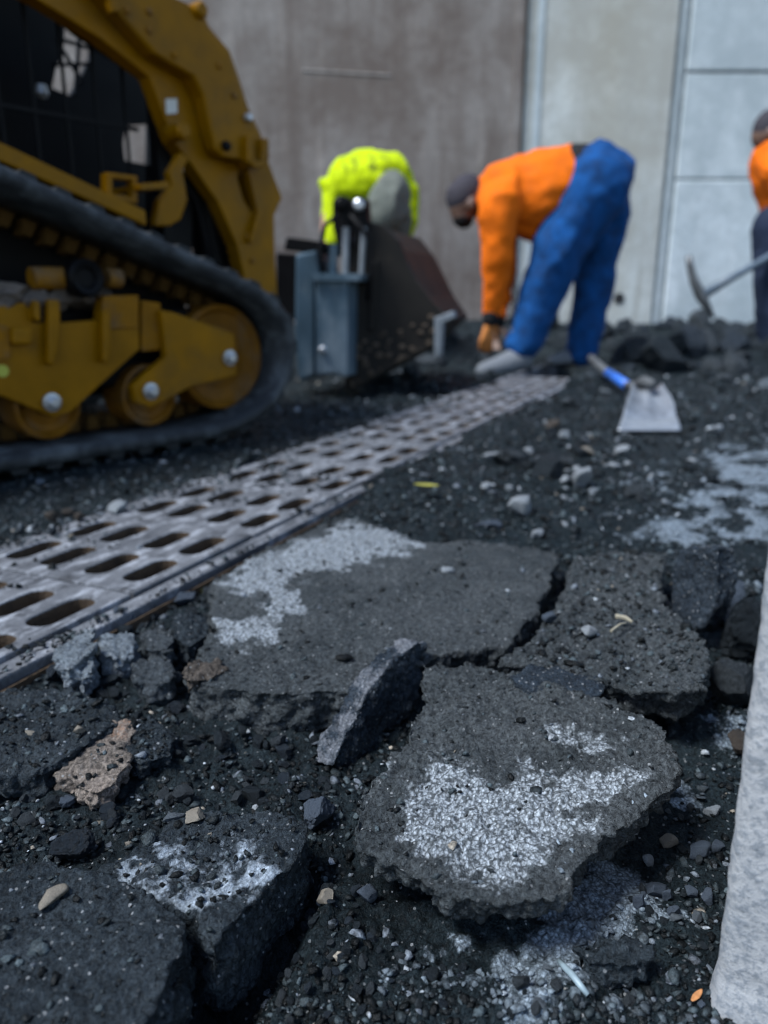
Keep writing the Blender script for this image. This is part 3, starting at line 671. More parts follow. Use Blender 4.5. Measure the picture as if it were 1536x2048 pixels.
scatter(70, [(480, 2040), (620, 1720), (720, 1740), (900, 1840), (960, 1900), (900, 2040)], .0024, .0058, ['slab_dark', 'slab_dark', 'chunk', 'slab_blue'], 'crumb', 'small dark crumb in front of the white-patched slab', 'crumb', 'crumbs in front of the white-patched slab', 8)
scatter(70, [(1000, 2040), (1170, 1760), (1330, 1600), (1420, 1560), (1440, 1700), (1400, 2040)], .0022, .0055, ['chunk', 'slab_dark', 'stone_slate', 'slab_dark', 'chunk_pale'], 'crumb', 'small grey crumb on the dusty ground left of the post', 'crumb', 'crumbs on the dusty ground', 9)
scatter(90, [(900, 1040), (1050, 880), (1250, 900), (1500, 980), (1440, 1080), (1120, 1090)], .006, .022, ['slab_dark', 'slab_dark', 'chunk', 'slab_dark', 'stone_white'], 'crumb', 'blurred dark crumb on the ground between slab and shovel', 'crumb', 'crumbs behind the slabs', 10, 3.5)
scatter(12, [(930, 1010), (1020, 930), (1160, 950), (1100, 1010)], .022, .05, ['slab_dark', 'slab_dark', 'chunk'], 'asphalt_chunk', 'blurred flat dark chunk between the drain and the shovel', 'asphalt chunk', 'chunks behind the broad slab', 13, 1.5)
scatter(70, [(1080, 800), (1170, 745), (1536, 745), (1600, 880), (1380, 880), (1100, 870)], .012, .05, ['slab_dark', 'slab_dark', 'chunk', 'slab_dark', 'chunk_pale'], 'asphalt_chunk', 'blurred asphalt lump on the ground around the shovel', 'asphalt chunk', 'lumps around the shovel', 14, 3.0)
def far_scatter(n, x0, x1, y0, y1, smin, smax, label, group, seed):
    r = np.random.default_rng(seed)
    for k in range(n):
        x, y = r.uniform(x0, x1), r.uniform(y0, y1); s = smin+(smax-smin)*r.random()**2
        s_, w_ = drain_sw(x, y)
        if -0.34 < w_ < 0.0 and s_ < 2.6: continue
        o = link('asphalt_chunk', variant(int(r.integers(8)), ['slab_dark', 'slab_dark', 'chunk', 'slab_blue'][int(r.integers(4))])); o.location = (x, y, gh1(x, y)-.15*s); o.scale = (s, s, s)
        o.rotation_euler = (r.uniform(-.6, .6), r.uniform(-.6, .6), r.uniform(0, 6.28)); tag(o, label, 'asphalt chunk', group)
far_scatter(110, 0.9, 3.4, 3.4, 5.6, .03, .12, 'dark rubble lump in the heap before the concrete wall', 'rubble heap at the concrete wall', 15)
far_scatter(45, -0.1, 0.9, 3.1, 5.4, .03, .11, 'dark rubble lump near the bucket and the bending worker', 'rubble lumps by the bucket', 16)
far_scatter(40, 0.9, 3.2, 5.4, 6.3, .05, .14, 'dark lump piled against the foot of the concrete wall', 'lumps at the foot of the wall', 17)

# ------------------------------------------------------------------ gravel (uncountable)
def build_gravel():
    n = 84000; r = np.random.default_rng(3)
    y = 0.17*np.exp(r.random(n)*math.log(3.6/0.17)); x = (r.random(n)*2-1)*0.78*(y+0.22)
    s, w = drain_sw(x, y); on = in_slab(x, y, -0.004); ind = (w > -0.335) & (w < 0.003)
    ps = ((s-0.080+PL/2) % PL)-PL/2; slot = (np.abs(np.abs(ps)-0.0535) < 0.043) & (np.min(np.abs(w[:, None]+0.166-np.array([-0.1015, -0.0385, 0.0385, 0.1015])[None]), 1) < 0.0185)
    Pd = np.stack([x, y, 0*x], 1); clump = vnoise(Pd, 9, 61)+0.6*vnoise(Pd, 31, 62)+1.1*sstep(-0.26, -0.335, w)+0.9*sstep(-0.03, 0.0, w)
    grit = ind & (~slot) & (clump+0.9*r.random(n) > 1.12) & (s > -0.1) & (s < 3.0)
    keep = ((~ind) | grit) & (~on)
    keep &= (vnoise(Pd, 16, 88)+r.random(n)*1.3 > 0.1) | (y > 1.2) | grit
    keep &= r.random(n) > 0.75*np.clip(dust_at(x, y), 0, 1)
    x, y = x[keep], y[keep]; n = len(x); s, w = drain_sw(x, y); z = np.where((w > -0.335) & (w < 0.003) & (y < 3.4), 0.0, ground_h(x, y))
    size = 0.00105*np.exp(r.normal(0, 0.55, n))*(0.9+1.0*y)
    size = np.clip(size, 0.0006, 0.0034*(0.6+y))
    for (ob, poly), dens in zip(SLABS, (240, 130, 800, 0, 120, 140, 300, 25, 80)):
        if not dens: continue
        tree = BVHTree.FromPolygons([v.co[:] for v in ob.data.vertices], [p.vertices[:] for p in ob.data.polygons]); lo, hi = poly.min(0), poly.max(0); k = int(dens*3)
        qx, qy = r.uniform(lo[0], hi[0], k), r.uniform(lo[1], hi[1], k); ok = (poly_sd(qx, qy, poly) > 0.004) & (np.abs(qx) < 0.8); qx, qy = qx[ok][:dens], qy[ok][:dens]; qz = []
        for a_, b_ in zip(qx, qy):
            h = tree.ray_cast(Vector((a_-ob.location.x, b_-ob.location.y, 1.0)), Vector((0, 0, -1)))[0]; qz.append(ob.location.z+h.z if h else -1.0)
        x, y, z = np.concatenate([x, qx]), np.concatenate([y, qy]), np.concatenate([z, qz]); size = np.concatenate([size, 0.0011*np.exp(r.normal(0, 0.45, len(qx)))*(0.9+0.8*qy)])
    n = len(x)
    bm = bmesh.new(); bmesh.ops.create_icosphere(bm, subdivisions=1, radius=1.0)
    bv = np.array([v.co for v in bm.verts]); bf = np.array([[v.index for v in f.verts] for f in bm.faces]); bm.free()
    k = len(bv); V = bv[None]*(1+0.5*(r.random((n, k, 1))-0.5)*2)
    V = V*np.stack([1+0.6*r.random(n), 1+0.0*x, 0.35+0.45*r.random(n)], 1)[:, None, :]
    a = r.random(n)*6.283; t = (r.random(n)-0.5)*1.6; ca, sa, ct, st = np.cos(a), np.sin(a), np.cos(t), np.sin(t)
    X, Y, Z = V[..., 0], V[..., 1], V[..., 2]
    X, Z = X*ct[:, None]-Z*st[:, None], X*st[:, None]+Z*ct[:, None]
    X, Y = X*ca[:, None]-Y*sa[:, None], X*sa[:, None]+Y*ca[:, None]
    V = np.stack([X, Y, Z], 2)*size[:, None, None]+np.stack([x, y, z+size*0.25], 1)[:, None, :]
    F = (bf[None]+(np.arange(n)*k)[:, None, None]).reshape(-1, 3)
    me = mesh_np('gravel', V.reshape(-1, 3), F)
    g = r.random(n); val = 0.004+0.080*r.random(n)**3.4
    col = np.stack([val*0.76, val*1.0, val*1.12], 1)
    m = g > 0.91; col[m] = (np.array([0.10, 0.115, 0.135])*(0.6+0.8*r.random((m.sum(), 1))))
    m = g > 0.972; col[m] = (np.array([0.26, 0.23, 0.19])*(0.5+0.7*r.random((m.sum(), 1))))
    m = g > 0.978; col[m] = (np.array([0.34, 0.37, 0.40])*(0.6+0.6*r.random((m.sum(), 1))))
    du = np.clip(dust_at(x, y)*(0.35+0.9*r.random(n)), 0, 1)[:, None]; col = col*(1-0.9*du)+np.array([0.24, 0.29, 0.34])*0.9*du
    at = me.attributes.new('tint', 'FLOAT_COLOR', 'POINT'); c4 = np.ones((n, k, 4), np.float32); c4[..., :3] = col[:, None, :]
    at.data.foreach_set('color', c4.ravel())
    o = link('gravel', me, M['gravel']); tag(o, 'fine dark crushed asphalt gravel covering the dug ground', 'gravel', kind='stuff')
    # finer chips lying on the slabs
build_gravel()

# ------------------------------------------------------------------ concrete post at right
def post_mat():
    m, nt, bs = new_mat('speckled_concrete'); tc = N(nt, 'ShaderNodeTexCoord'); v = tc.outputs['Object']
    n1 = noise_n(nt, 25, 6, 0.65, v); n2 = noise_n(nt, 190, 5, 0.7, v); vo = N(nt, 'ShaderNodeTexVoronoi'); vo.inputs['Scale'].default_value = 260; nt.links.new(v, vo.inputs[0])
    c = mixc(nt, ramp(nt, n1.outputs[0], [(0.35, 0), (0.65, 1)]).outputs[0], (0.25, 0.262, 0.278), (0.38, 0.385, 0.395))
    c = mixc(nt, ramp(nt, n2.outputs[0], [(0.47, 0), (0.58, 0.85)]).outputs[0], c, (0.17, 0.19, 0.215))
    n4 = noise_n(nt, 30, 3, 0.5, v); c = mixc(nt, ramp(nt, n4.outputs[0], [(0.66, 0), (0.70, 0.85)]).outputs[0], c, (0.16, 0.18, 0.21))
    nt.links.new(c, bs.inputs['Base Color']); bs.inputs['Roughness'].default_value = 0.85
    bump(nt, bs, n2.outputs[0], 0.6, 0.003); return m
M['post'] = post_mat()
pb = on_z(1411, 2030, GL-0.012)
def build_post():
    # square post: the near-left corner edge rises from pb
    w = 0.22; h = 0.62; a = R(22)
    V, F = box_vf(0, w, 0, w, -0.05, h); me = mesh_np('concrete_post', V, F)
    me = bake(fix_normals(me), [('BEVEL', dict(width=0.006, segments=2)), ('TRIANGULATE', {}), ('REMESH', dict(mode='VOXEL', voxel_size=0.004))])
    X = get_v(me); Nn = get_n(me); d = 0.0002*fbm(X, 30, 3, 5)+0.0006*vnoise(X, 170, 8); 
    flare = 0.003*sstep(0.03, 0.0, X[:, 2]); X = X+Nn*(d+flare)[:, None]; set_v(me, X)
    o = link('concrete_post', me, M['post'], loc=(pb[0]+0.002, pb[1], GL-0.012), smooth=True); o.rotation_euler = (0, -R(1.0), -R(34))
    tag(o, 'pale speckled concrete post at the right edge of the picture', 'concrete post')
build_post()

# ------------------------------------------------------------------ little litter
M['leaf_orange'] = simple('leaf_orange', (0.40, 0.17, 0.06), 0.7, var=0.35, scale=200)
M['leaf_yellow'] = simple('leaf_yellow', (0.20, 0.19, 0.03), 0.7, var=0.3, scale=200)
M['plastic'] = simple('pale_strip', (0.20, 0.26, 0.29), 0.4, var=0.2, scale=90)
M['twig'] = simple('dry_wood', (0.24, 0.215, 0.16), 0.8, var=0.35, scale=150)
def leaf(u, v, L, W, rot, mat, label, z=None, cat='leaf', curl=0.3):
    p = on_z(u, v, GL); zz = gh1(p[0], p[1]) if z is None else z; p = on_z(u, v, zz); n = 10; V, F = [], []
    for i in range(n+1):
        t = i/n; w = W*math.sin(math.pi*min(1, t*0.93+0.05))**0.8; y = (t-.5)*L
        for k, sx in enumerate((-1, -.5, 0, .5, 1)): V.append((sx*w, y, curl*L*(t-.5)**2+abs(sx)*w*0.45))
    for i in range(n):
        for k in range(4): a = i*5+k; F.append((a, a+1, a+6, a+5))
    me = mesh_np('leaf', V, F); o = link('leaf', me, mat, loc=(p[0], p[1], zz+0.004), smooth=True); o.rotation_euler = (0, 0, rot)
    m = o.modifiers.new('t', 'SOLIDIFY'); m.thickness = 0.0005; tag(o, label, cat)
leaf(557, 1448, 0.012, 0.0022, R(60), M['leaf_orange'], 'tiny curled orange leaf in the gravel left of the upright shard')
leaf(1392, 2003, 0.011, 0.0016, R(-50), M['leaf_orange'], 'small orange leaf at the foot of the concrete post')
leaf(852, 978, 0.045, 0.010, R(70), M['leaf_yellow'], 'yellow-green leaf right of the drain', 0.012)
def strip(pts, r, mat, name, label, cat):
    P = []
    for (u, v, dz) in pts:
        p = on_z(u, v, GL); z = gh1(p[0], p[1])+dz; P.append(on_z(u, v, z))
    P = np.array(P); b = P.mean(0); V, F = tube_vf(P-b, [r*(0.6+0.4*math.sin(3.1*(i+.5)/len(P))) for i in range(len(P))], 8)
    o = link(name, mesh_np(name, V, F), mat, loc=tuple(b), smooth=True); tag(o, label, cat)
strip([(1118, 1922, .006), (1130, 1935, .008), (1145, 1950, .008), (1160, 1970, .007), (1176, 1990, .004)], 0.0020, M['plastic'], 'plastic_strip', 'pale bluish bent strip on the dusty ground in front', 'strip')
def twig(a, b, r, label):
    A, B = on_z(*a, 0.026), on_z(*b, 0.024); c = (A+B)/2; V, F = tube_vf([A-c, (B-A)*0.1+np.array([0, 0, .002]), B-c], [r, r*0.9, r*.6], 6)
    o = link('wood_splinter', mesh_np('wood_splinter', V, F), M['twig'], loc=tuple(c)); tag(o, label, 'splinter')
twig((1232, 1232), (1264, 1244), 0.0026, 'cream wood splinter on the chip-strewn slab')
twig((1222, 1262), (1252, 1246), 0.0014, 'thin cream splinter crossing the larger one on the slab')
def moss():
    p = on_z(408, 1172, GL+0.02); r = np.random.default_rng(2); parts = []
    for k in range(40):
        q = r.normal(size=3)*np.array([.006, .006, .003]); d = r.normal(size=3); d[2] = abs(d[2])+.5; d /= np.linalg.norm(d)
        parts.append(cyl_vf(q, q+d*r.uniform(.004, .009), .0009, .0003, 4))
    V, F = join_vf(parts); o = link('moss_tuft', mesh_np('moss_tuft', V, F), M['leaf_yellow'], loc=(p[0], p[1], gh1(p[0], p[1])+.004)); tag(o, 'tuft of yellow moss between drain frame and broad slab', 'moss')
moss()

# ------------------------------------------------------------------ compact track loader
M['yellow'] = simple('loader_yellow', (0.215, 0.095, 0.0), 0.4, var=0.22, scale=9, dirt=(0.085, 0.05, 0.018), dirt_amt=0.6, grime=0.54, spec=0.12, bstr=0.08, bscale=90)
M['yellow_dirty'] = simple('loader_yellow_dirty', (0.22, 0.095, 0.003), 0.6, spec=0.12, var=0.2, scale=14, dirt=(0.085, 0.07, 0.055), dirt_amt=0.8, grime=0.46, bstr=0.25, bscale=90)
M['black'] = simple('black_paint', (0.0045, 0.0045, 0.005), 0.5, var=0.3, scale=10, spec=0.10)
M['rubber'] = simple('track_rubber', (0.021, 0.024, 0.027), 0.5, var=0.3, scale=26, spec=0.2, dirt=(0.095, 0.108, 0.117), dirt_amt=0.7, grime=0.47, bstr=0.4, bscale=120)
M['steel'] = simple('bright_steel', (0.42, 0.43, 0.45), 0.35, metal=0.8, var=0.2, scale=40)
M['mud'] = simple('dried_mud', (0.10, 0.08, 0.065), 0.95, var=0.5, scale=24, bstr=0.8, bscale=60)
M['lug'] = simple('muddy_lug', (0.10, 0.055, 0.016), 0.8, var=0.4, scale=40, spec=0.1)
M['sticker'] = simple('white_sticker', (0.55, 0.55, 0.52), 0.5, var=0.1)
M['lime'] = simple('lime_sticker', (0.35, 0.36, 0.04), 0.5, var=0.1)
LA = on_z(0, 957); LB = on_z(404, 890); LD = (LB-LA)/np.linalg.norm(LB-LA); LN = np.array([LD[1], -LD[0], 0])
LIFT = 0.010
def side(u, v, off):
    """photo point on the loader's vertical side plane, `off` metres inside the outer track edge -> (forward, height)"""
    p = on_plane(u, v, LA-LN*off, LN); return float((p-LA)@LD), float(p[2]-LIFT)
ld = empty('track_loader', (LA[0], LA[1], LIFT), math.atan2(LD[1], LD[0]))
tag(ld, 'yellow compact track loader with black rubber track and open cab', 'track loader')
def plate(name, px, off0, off1, mat, holes=(), parent=ld, bev=0.004, local=False):
    f = (lambda q: q) if local else (lambda q: side(q[0], q[1], off0))
    P = [(f(q)[0], off0, f(q)[1]) for q in px]; H = [[(f(q)[0], off0, f(q)[1]) for q in h] for h in holes]
    V, F, _ = prism_vf(P, (0, off1-off0, 0), H); o = link(name, fix_normals(mesh_np(name, V, F)), mat, parent)
    if bev: bevel(o, bev)
    return o
def lbox(name, x0, x1, y0, y1, z0, z1, mat, parent=ld, bev=0.006):
    V, F = box_vf(x0, x1, y0, y1, z0, z1); o = link(name, mesh_np(name, V, F), mat, parent); bevel(o, bev); return o
def circle_px(u, v, r, n=14): return [(u+r*math.cos(2*math.pi*k/n), v+r*math.sin(2*math.pi*k/n)) for k in range(n)]
# track path (outer surface), closed, densified with Catmull-Rom
CTRL = [(-0.62, 0.0), (-0.3, 0.0), (0.05, 0.0), (0.35, 0.0), (0.52, 0.002), (0.62, 0.022), (0.705, 0.065), (0.757, 0.135), (0.772, 0.212), (0.752, 0.285), (0.685, 0.340), (0.559, 0.390),
        (0.31, 0.476), (0.06, 0.562), (-0.19, 0.647), (-0.36, 0.700), (-0.45, 0.690), (-0.52, 0.63), (-0.56, 0.53), (-0.66, 0.33), (-0.76, 0.16), (-0.77, 0.07), (-0.71, 0.012)]
def crom(P, per=10):
    P = np.array(P); n = len(P); out = []
    for i in range(n):
        a, b, c, d = P[i-1], P[i], P[(i+1) % n], P[(i+2) % n]
        for k in range(per):
            t = k/per; out.append(0.5*((2*b)+(-a+c)*t+(2*a-5*b+4*c-d)*t*t+(-a+3*b-3*c+d)*t**3))
    return np.array(out)
path = crom(CTRL); seg = np.linalg.norm(np.roll(path, -1, 0)-path, axis=1); cum = np.concatenate([[0], np.cumsum(seg)]); TL = cum[-1]
def at_len(l):
    l = l % TL; i = int(np.searchsorted(cum, l, 'right')-1); t = (l-cum[i])/seg[i]; p = path[i]*(1-t)+path[(i+1) % len(path)]*t
    d = path[(i+1) % len(path)]-path[i]; d /= np.linalg.norm(d); return p, d
def belt_mesh(w, th):
    n = 220; V, F = [], []
    for k in range(n):
        p, d = at_len(TL*k/n); nn = np.array([-d[1], d[0]])                      # inward
        for (y, h) in ((0.006, 0), (w-0.006, 0), (w, 0.006), (w, th), (0, th), (0, 0.006)):
            q = p+nn*h; V.append((q[0], y, q[1]))
    for k in range(n):
        a, b = k*6, ((k+1) % n)*6
        for j in range(6): F.append((a+j, a+(j+1) % 6, b+(j+1) % 6, b+j))
    return fix_normals(mesh_np('track_belt', V, F))
TW = 0.24
bm_ = belt_mesh(TW, 0.030)
lug_m = bpy.data.meshes.new('x')
V, F = prism_vf([(-0.020, 0, 0), (0.020, 0, 0), (0.013, 0, 0.011), (-0.013, 0, 0.011)], (0, TW-0.012, 0))[:2]; lug_m = fix_normals(mesh_np('tread_lug', V, F)); lug_m.materials.append(M['rubber'])
V, F = prism_vf([(-0.016, 0, 0), (0.016, 0, 0), (0.008, 0, 0.034), (-0.008, 0, 0.034)], (0, 0.05, 0))[:2]; gl_m = fix_normals(mesh_np('guide_lug', V, F)); gl_m.materials.append(M['lug'])
def track(y0, parent):
    b = link('track_belt', bm_, M['rubber'], parent, smooth=True); b.location = (0, y0, 0)
    nl = 54
    for k in range(nl):
        p, d = at_len(TL*(k+.5)/nl); o = link('tread_lug', lug_m, None, b); nn = np.array([d[1], -d[0]])
        ang = math.atan2(d[1], d[0]); o.location = (p[0]-nn[0]*0.002, 0.006, p[1]-nn[1]*0.002); o.rotation_euler = (0, -ang+math.pi, 0)
    for k in range(78):
        p, d = at_len(TL*k/78); o = link('guide_lug', gl_m, None, b); nn = np.array([-d[1], d[0]]); q = p+nn*0.028
        o.location = (q[0], 0.186, q[1]); o.rotation_euler = (0, -math.atan2(d[1], d[0]), 0)
    return b
track(0.0, ld); track(0.74, ld)
def wheel(name, s, z, r, y0, y1, mat, hub=True, rim=0.018):
    prof = [(r*0.35, y0+0.012), (r*0.62, y0+0.016), (r-rim, y0+0.012), (r-rim*0.5, y0), (r, y0+0.004), (r, y1-0.004), (r-rim*0.5, y1), (r*0.3, y1-0.01)]
    V, F = lathe_vf(prof, (s, 0, z), (0, 1, 0), 40); return link(name, fix_normals(mesh_np(name, V, F)), mat, ld, smooth=False)
M['wheel'] = simple('roller_paint_shaded', (0.17, 0.072, 0.006), 0.5, spec=0.15, var=0.25, scale=20, dirt=(0.12, 0.09, 0.06), dirt_amt=0.7, grime=0.48)  # darker than the body paint: shade of the track recess put into the colour
ic = side(455, 712, 0.075)
wheel('idler_wheel', 0.606, 0.182, 0.128, 0.090, 0.18, M['wheel'], rim=0.02)
rollers = [side(97, 812, 0.09), side(300, 788, 0.09)]
for (s_, z_) in ((rollers[0][0], 0.103), (rollers[1][0], 0.103), (-0.14, 0.103), (-0.42, 0.103)):
    wheel('track_roller', s_, z_+0.004, 0.071, 0.088, 0.18, M['wheel'])
wheel('drive_sprocket', -0.38, 0.55, 0.115, 0.07, 0.17, M['wheel'])
plate('track_frame', [(-500, 690), (-200, 648), (60, 603), (66, 646), (120, 646), (200, 640), (206, 592), (277, 590), (279, 698), (180, 788), (142, 824), (107, 834), (70, 818), (0, 790), (-250, 800), (-500, 850)], 0.052, 0.085, M['yellow'])
plate('idler_bracket', [(322, 620), (345, 624), (405, 645), (468, 668), (474, 750), (430, 762), (385, 772), (335, 800), (300, 814), (272, 806), (266, 772), (300, 742), (333, 714)], 0.042, 0.066, M['yellow'])
plate('tension_slide', [(283, 600), (322, 606), (322, 700), (283, 704)], 0.060, 0.10, M['yellow_dirty'])
plate('slide_housing', [(205, 592), (278, 590), (278, 655), (205, 660)], 0.046, 0.051, M['yellow_dirty'])
for px in ([(97, 598), (121, 600), (122, 655), (118, 700), (108, 732), (97, 728)], [(206, 622), (222, 622), (224, 690), (219, 727), (207, 724)], [(68, 600), (80, 602), (82, 645), (70, 640)]):
    plate('guard_rib', px, 0.028, 0.0515, M['yellow'], bev=0.005)
plate('lock_block', [(26, 655), (66, 656), (66, 690), (26, 690)], 0.030, 0.0515, M['yellow'], bev=0.006)
plate('access_cover', [(-200, 700), (-30, 640), (22, 655), (22, 716), (-30, 722), (-200, 760)], 0.046, 0.0515, M['yellow_dirty'])
for (u, v, o0) in ((107, 805, 0.052), (305, 783, 0.042), (463, 716, 0.042)):
    s_, z_ = side(u, v, o0-0.01); prof = [(0.019, o0), (0.019, o0-0.006), (0.013, o0-0.007), (0.013, o0-0.016), (0.008, o0-0.019)]
    V, F = lathe_vf(prof, (s_, 0, z_), (0, 1, 0), 12); link('axle_bolt', fix_normals(mesh_np('axle_bolt', V, F)), M['steel'], ld)
s_, z_ = side(5, 742, 0.050); V, F = cyl_vf((s_, 0.0515, z_), (s_, 0.049, z_), 0.012, n=16); link('warning_sticker', mesh_np('warning_sticker', V, F), M['lime'], ld)
# tension cylinder with dark round end, and the mud lying on the frame
s_, z_ = side(172, 556, 0.03)
V, F = lathe_vf([(0.018, 0.012), (0.022, 0.004), (0.032, 0.0), (0.038, 0.006), (0.038, 0.05), (0.03, 0.055)], (s_, 0.02, z_), (0, 1, 0), 28); link('grease_cylinder', fix_normals(mesh_np('grease_cylinder', V, F)), M['black'], ld)
a_ = side(65, 556, 0.06); V, F = cyl_vf((a_[0], 0.065, a_[1]), (s_+0.02, 0.065, z_), 0.022, n=18); link('hydraulic_tube', mesh_np('hydraulic_tube', V, F), M['yellow_dirty'], ld, smooth=False)
a_ = side(215, 556, 0.06); b_ = side(242, 556, 0.06); V, F = cyl_vf((a_[0], 0.065, a_[1]), (b_[0], 0.065, b_[1]), 0.020, n=18); link('hydraulic_tube', mesh_np('hydraulic_tube', V, F), M['yellow_dirty'], ld)
mudV = []
for k in range(26):
    u = random.uniform(-120, 235); v = 610-random.uniform(0, 1)*30-max(0, 60-u)*0.12; c_ = side(u, v, 0.10); r_ = random.uniform(0.016, 0.038)
    m_ = bmesh.new(); bmesh.ops.create_icosphere(m_, subdivisions=2, radius=r_); vv = np.array([x.co for x in m_.verts]); ff = [tuple(x.index for x in f.verts) for f in m_.faces]; m_.free()
    vv = vv*(1+0.5*vnoise(vv+k*3.1, 60, k))[:, None]*np.array([1.3, 1, .7]); mudV.append(([tuple(x) for x in vv+np.array([c_[0], 0.10+random.uniform(-.03, .06), c_[1]-0.01])], ff))
V, F = join_vf(mudV); o = link('mud_crust', mesh_np('mud_crust', V, F), M['mud'], ld); o['kind'] = 'stuff'
# chassis between the tracks
lbox('chassis', -0.85, 0.42, 0.25, 0.73, 0.12, 0.50, M['black'])
plate('gap_filler', [(-0.6, 0.10), (0.56, 0.10), (0.66, 0.20), (0.60, 0.325), (0.30, 0.43), (-0.2, 0.60), (-0.45, 0.62)], 0.242, 0.249, M['black'], local=True, bev=0)  # black plate added to hide the bright gap, standing in for dark mud
lbox('under_guard', -0.75, 0.60, 0.125, 0.235, 0.13, 0.30, M['black'])
lbox('engine_hood', -1.15, -0.62, 0.2, 0.78, 0.45, 1.05, M['yellow'])
plate('fender', [(-300, 110), (0, 284), (292, 422), (294, 452), (0, 322), (-300, 150)], 0.10, 0.30, M['yellow'])
# cab: open steel frame with a barred side, dark inside
CY0, CY1 = 0.30, 0.68
fs = side(300, 300, CY0)[0]
zt = 1.22
def post_(name, a, b, w, mat=M['black']):
    V, F = cyl_vf(a, b, w, n=4); o = link(name, mesh_np(name, V, F), mat, ld); return o
for yy in (CY0, CY1):
    post_('cab_post', (fs+0.03+(0 if yy == CY0 else 0.30), yy, 0.45), (fs+0.015+(0 if yy == CY0 else 0.30), yy, zt), 0.022); post_('cab_post', (-0.55, yy, 0.45), (-0.52, yy, zt), 0.03)
lbox('cab_roof', -0.62, fs+0.02, CY0-0.03, CY1+0.03, zt, zt+0.05, M['black'])
lbox('cab_rear', -0.62, -0.57, CY0, CY1, 0.5, zt, M['black'])
for k in range(15):
    x_ = -0.52+(fs+0.46)*k/14.0; post_('side_bar', (x_, CY0, 0.5), (x_, CY0, zt), 0.0045)
for z_ in (0.72, 0.96): post_('side_rail', (-0.55, CY0, z_), (fs-0.03, CY0, z_), 0.006)
win1 = [(130, 45), (187, 76), (181, 118), (160, 160), (141, 192), (104, 176), (112, 138), (127, 102)]
win2 = [(252, 250), (299, 247), (297, 330), (250, 321), (246, 285)]
fo = CY1
big = [(-0.6, 0.5), (fs+0.03, 0.5), (fs+0.03, zt), (-0.6, zt)]
H1 = [side(u, v, fo) for u, v in win1]; H2 = [side(u, v, fo) for u, v in win2]
wx2 = max(h[0] for h in H2)
big = [(-0.6, 0.45), (wx2+0.03, 0.45), (wx2+0.03, zt), (-0.6, zt)]
plate('cab_side_panel', big, fo, fo+0.02, M['black'], holes=[H1, H2], local=True, bev=0)
for (a, b) in (((118, 78), (190, 100)), ((160, 55), (150, 190)), ((110, 130), (185, 128)), ((125, 100), (165, 165))):
    p, q = side(*a, fo-0.005), side(*b, fo-0.005); post_('window_bar', (p[0], fo-0.005, p[1]), (q[0], fo-0.005, q[1]), 0.006)
lbox('seat', -0.42, -0.1, 0.40, 0.60, 0.50, 0.62, M['black'], bev=0.03); lbox('seat_back', -0.52, -0.45, 0.40, 0.60, 0.6, 0.8, M['black'], bev=0.03)
p = side(85, 198, 0.42); V, F = lathe_vf([(0.008, 0), (0.016, .01), (0.012, .03)], (p[0], 0.42, p[1]), (0, 0, 1), 12); link('lever_knob', mesh_np('lever_knob', V, F), M['steel'], ld)
# lift arm: inner plate with the whole outline, outer face plate on the upper arm, pins and brackets
ARM = [(-120, -140), (120, -140), (335, -12), (408, 22), (418, 52), (460, 101), (480, 160), (497, 214), (525, 275), (540, 331), (565, 396), (549, 430), (550, 500), (556, 600), (494, 600), (486, 541), (474, 490), (436, 404), (388, 335), (347, 283), (323, 218), (299, 153), (202, 77), (77, 0), (-120, -105)]
arm = plate('lift_arm', ARM, 0.235, 0.285, M['yellow'], holes=[[(478, 338), (496, 352), (512, 412), (505, 425), (488, 400), (476, 360)], circle_px(365, 262, 12), circle_px(410, 268, 9)], bev=0.006)
plate('arm_face', [(180, -120), (335, -10), (408, 25), (416, 54), (459, 103), (496, 216), (523, 276), (537, 330), (500, 337), (492, 321), (446, 313), (431, 300), (419, 245), (407, 192), (388, 153), (307, 106), (242, 33), (160, -60)], 0.185, 0.234, M['yellow'], bev=0.008)
plate('arm_gusset', [(495, 335), (512, 330), (532, 420), (524, 440), (508, 486), (500, 484), (516, 424)], 0.215, 0.234, M['yellow'], bev=0.003)
ub = [(494, 270), (506, 268), (508, 312), (516, 320), (525, 312), (526, 276), (538, 277), (539, 318), (528, 334), (510, 335), (494, 322)]
plate('pin_retainer', ub, 0.165, 0.186, M['yellow'], bev=0.004)
for (u, v, r, mt) in ((495, 235, 0.010, 'steel'), (365, 262, 0.020, 'yellow'), (452, 292, 0.012, 'black'), (400, 20, 0.018, 'yellow')):
    s_, z_ = side(u, v, 0.18); V, F = lathe_vf([(r, 0.23), (r, 0.175), (r*.7, 0.168)], (s_, 0, z_), (0, 1, 0), 16); link('pivot_pin', fix_normals(mesh_np('pivot_pin', V, F)), M[mt], ld)
V, F = cyl_vf((side(226, 2, .16)[0], .17, side(226, 2, .16)[1]), (side(232, 22, .16)[0], .17, side(232, 22, .16)[1]), .012, n=10); link('hose_clip', mesh_np('hose_clip', V, F), M['yellow'], ld)
for (u, v) in ((300, 60), (350, 110), (300, 22), (440, 130), (470, 190), (255, 20), (520, 470), (530, 520)):
    s_, z_ = side(u, v, 0.18); yb = 0.185 if v < 300 else 0.235; V, F = lathe_vf([(0.008, yb+.002), (0.008, yb-0.005), (0.005, yb-0.007)], (s_, 0, z_), (0, 1, 0), 6); link('arm_bolt', fix_normals(mesh_np('arm_bolt', V, F)), M['yellow_dirty'], ld)
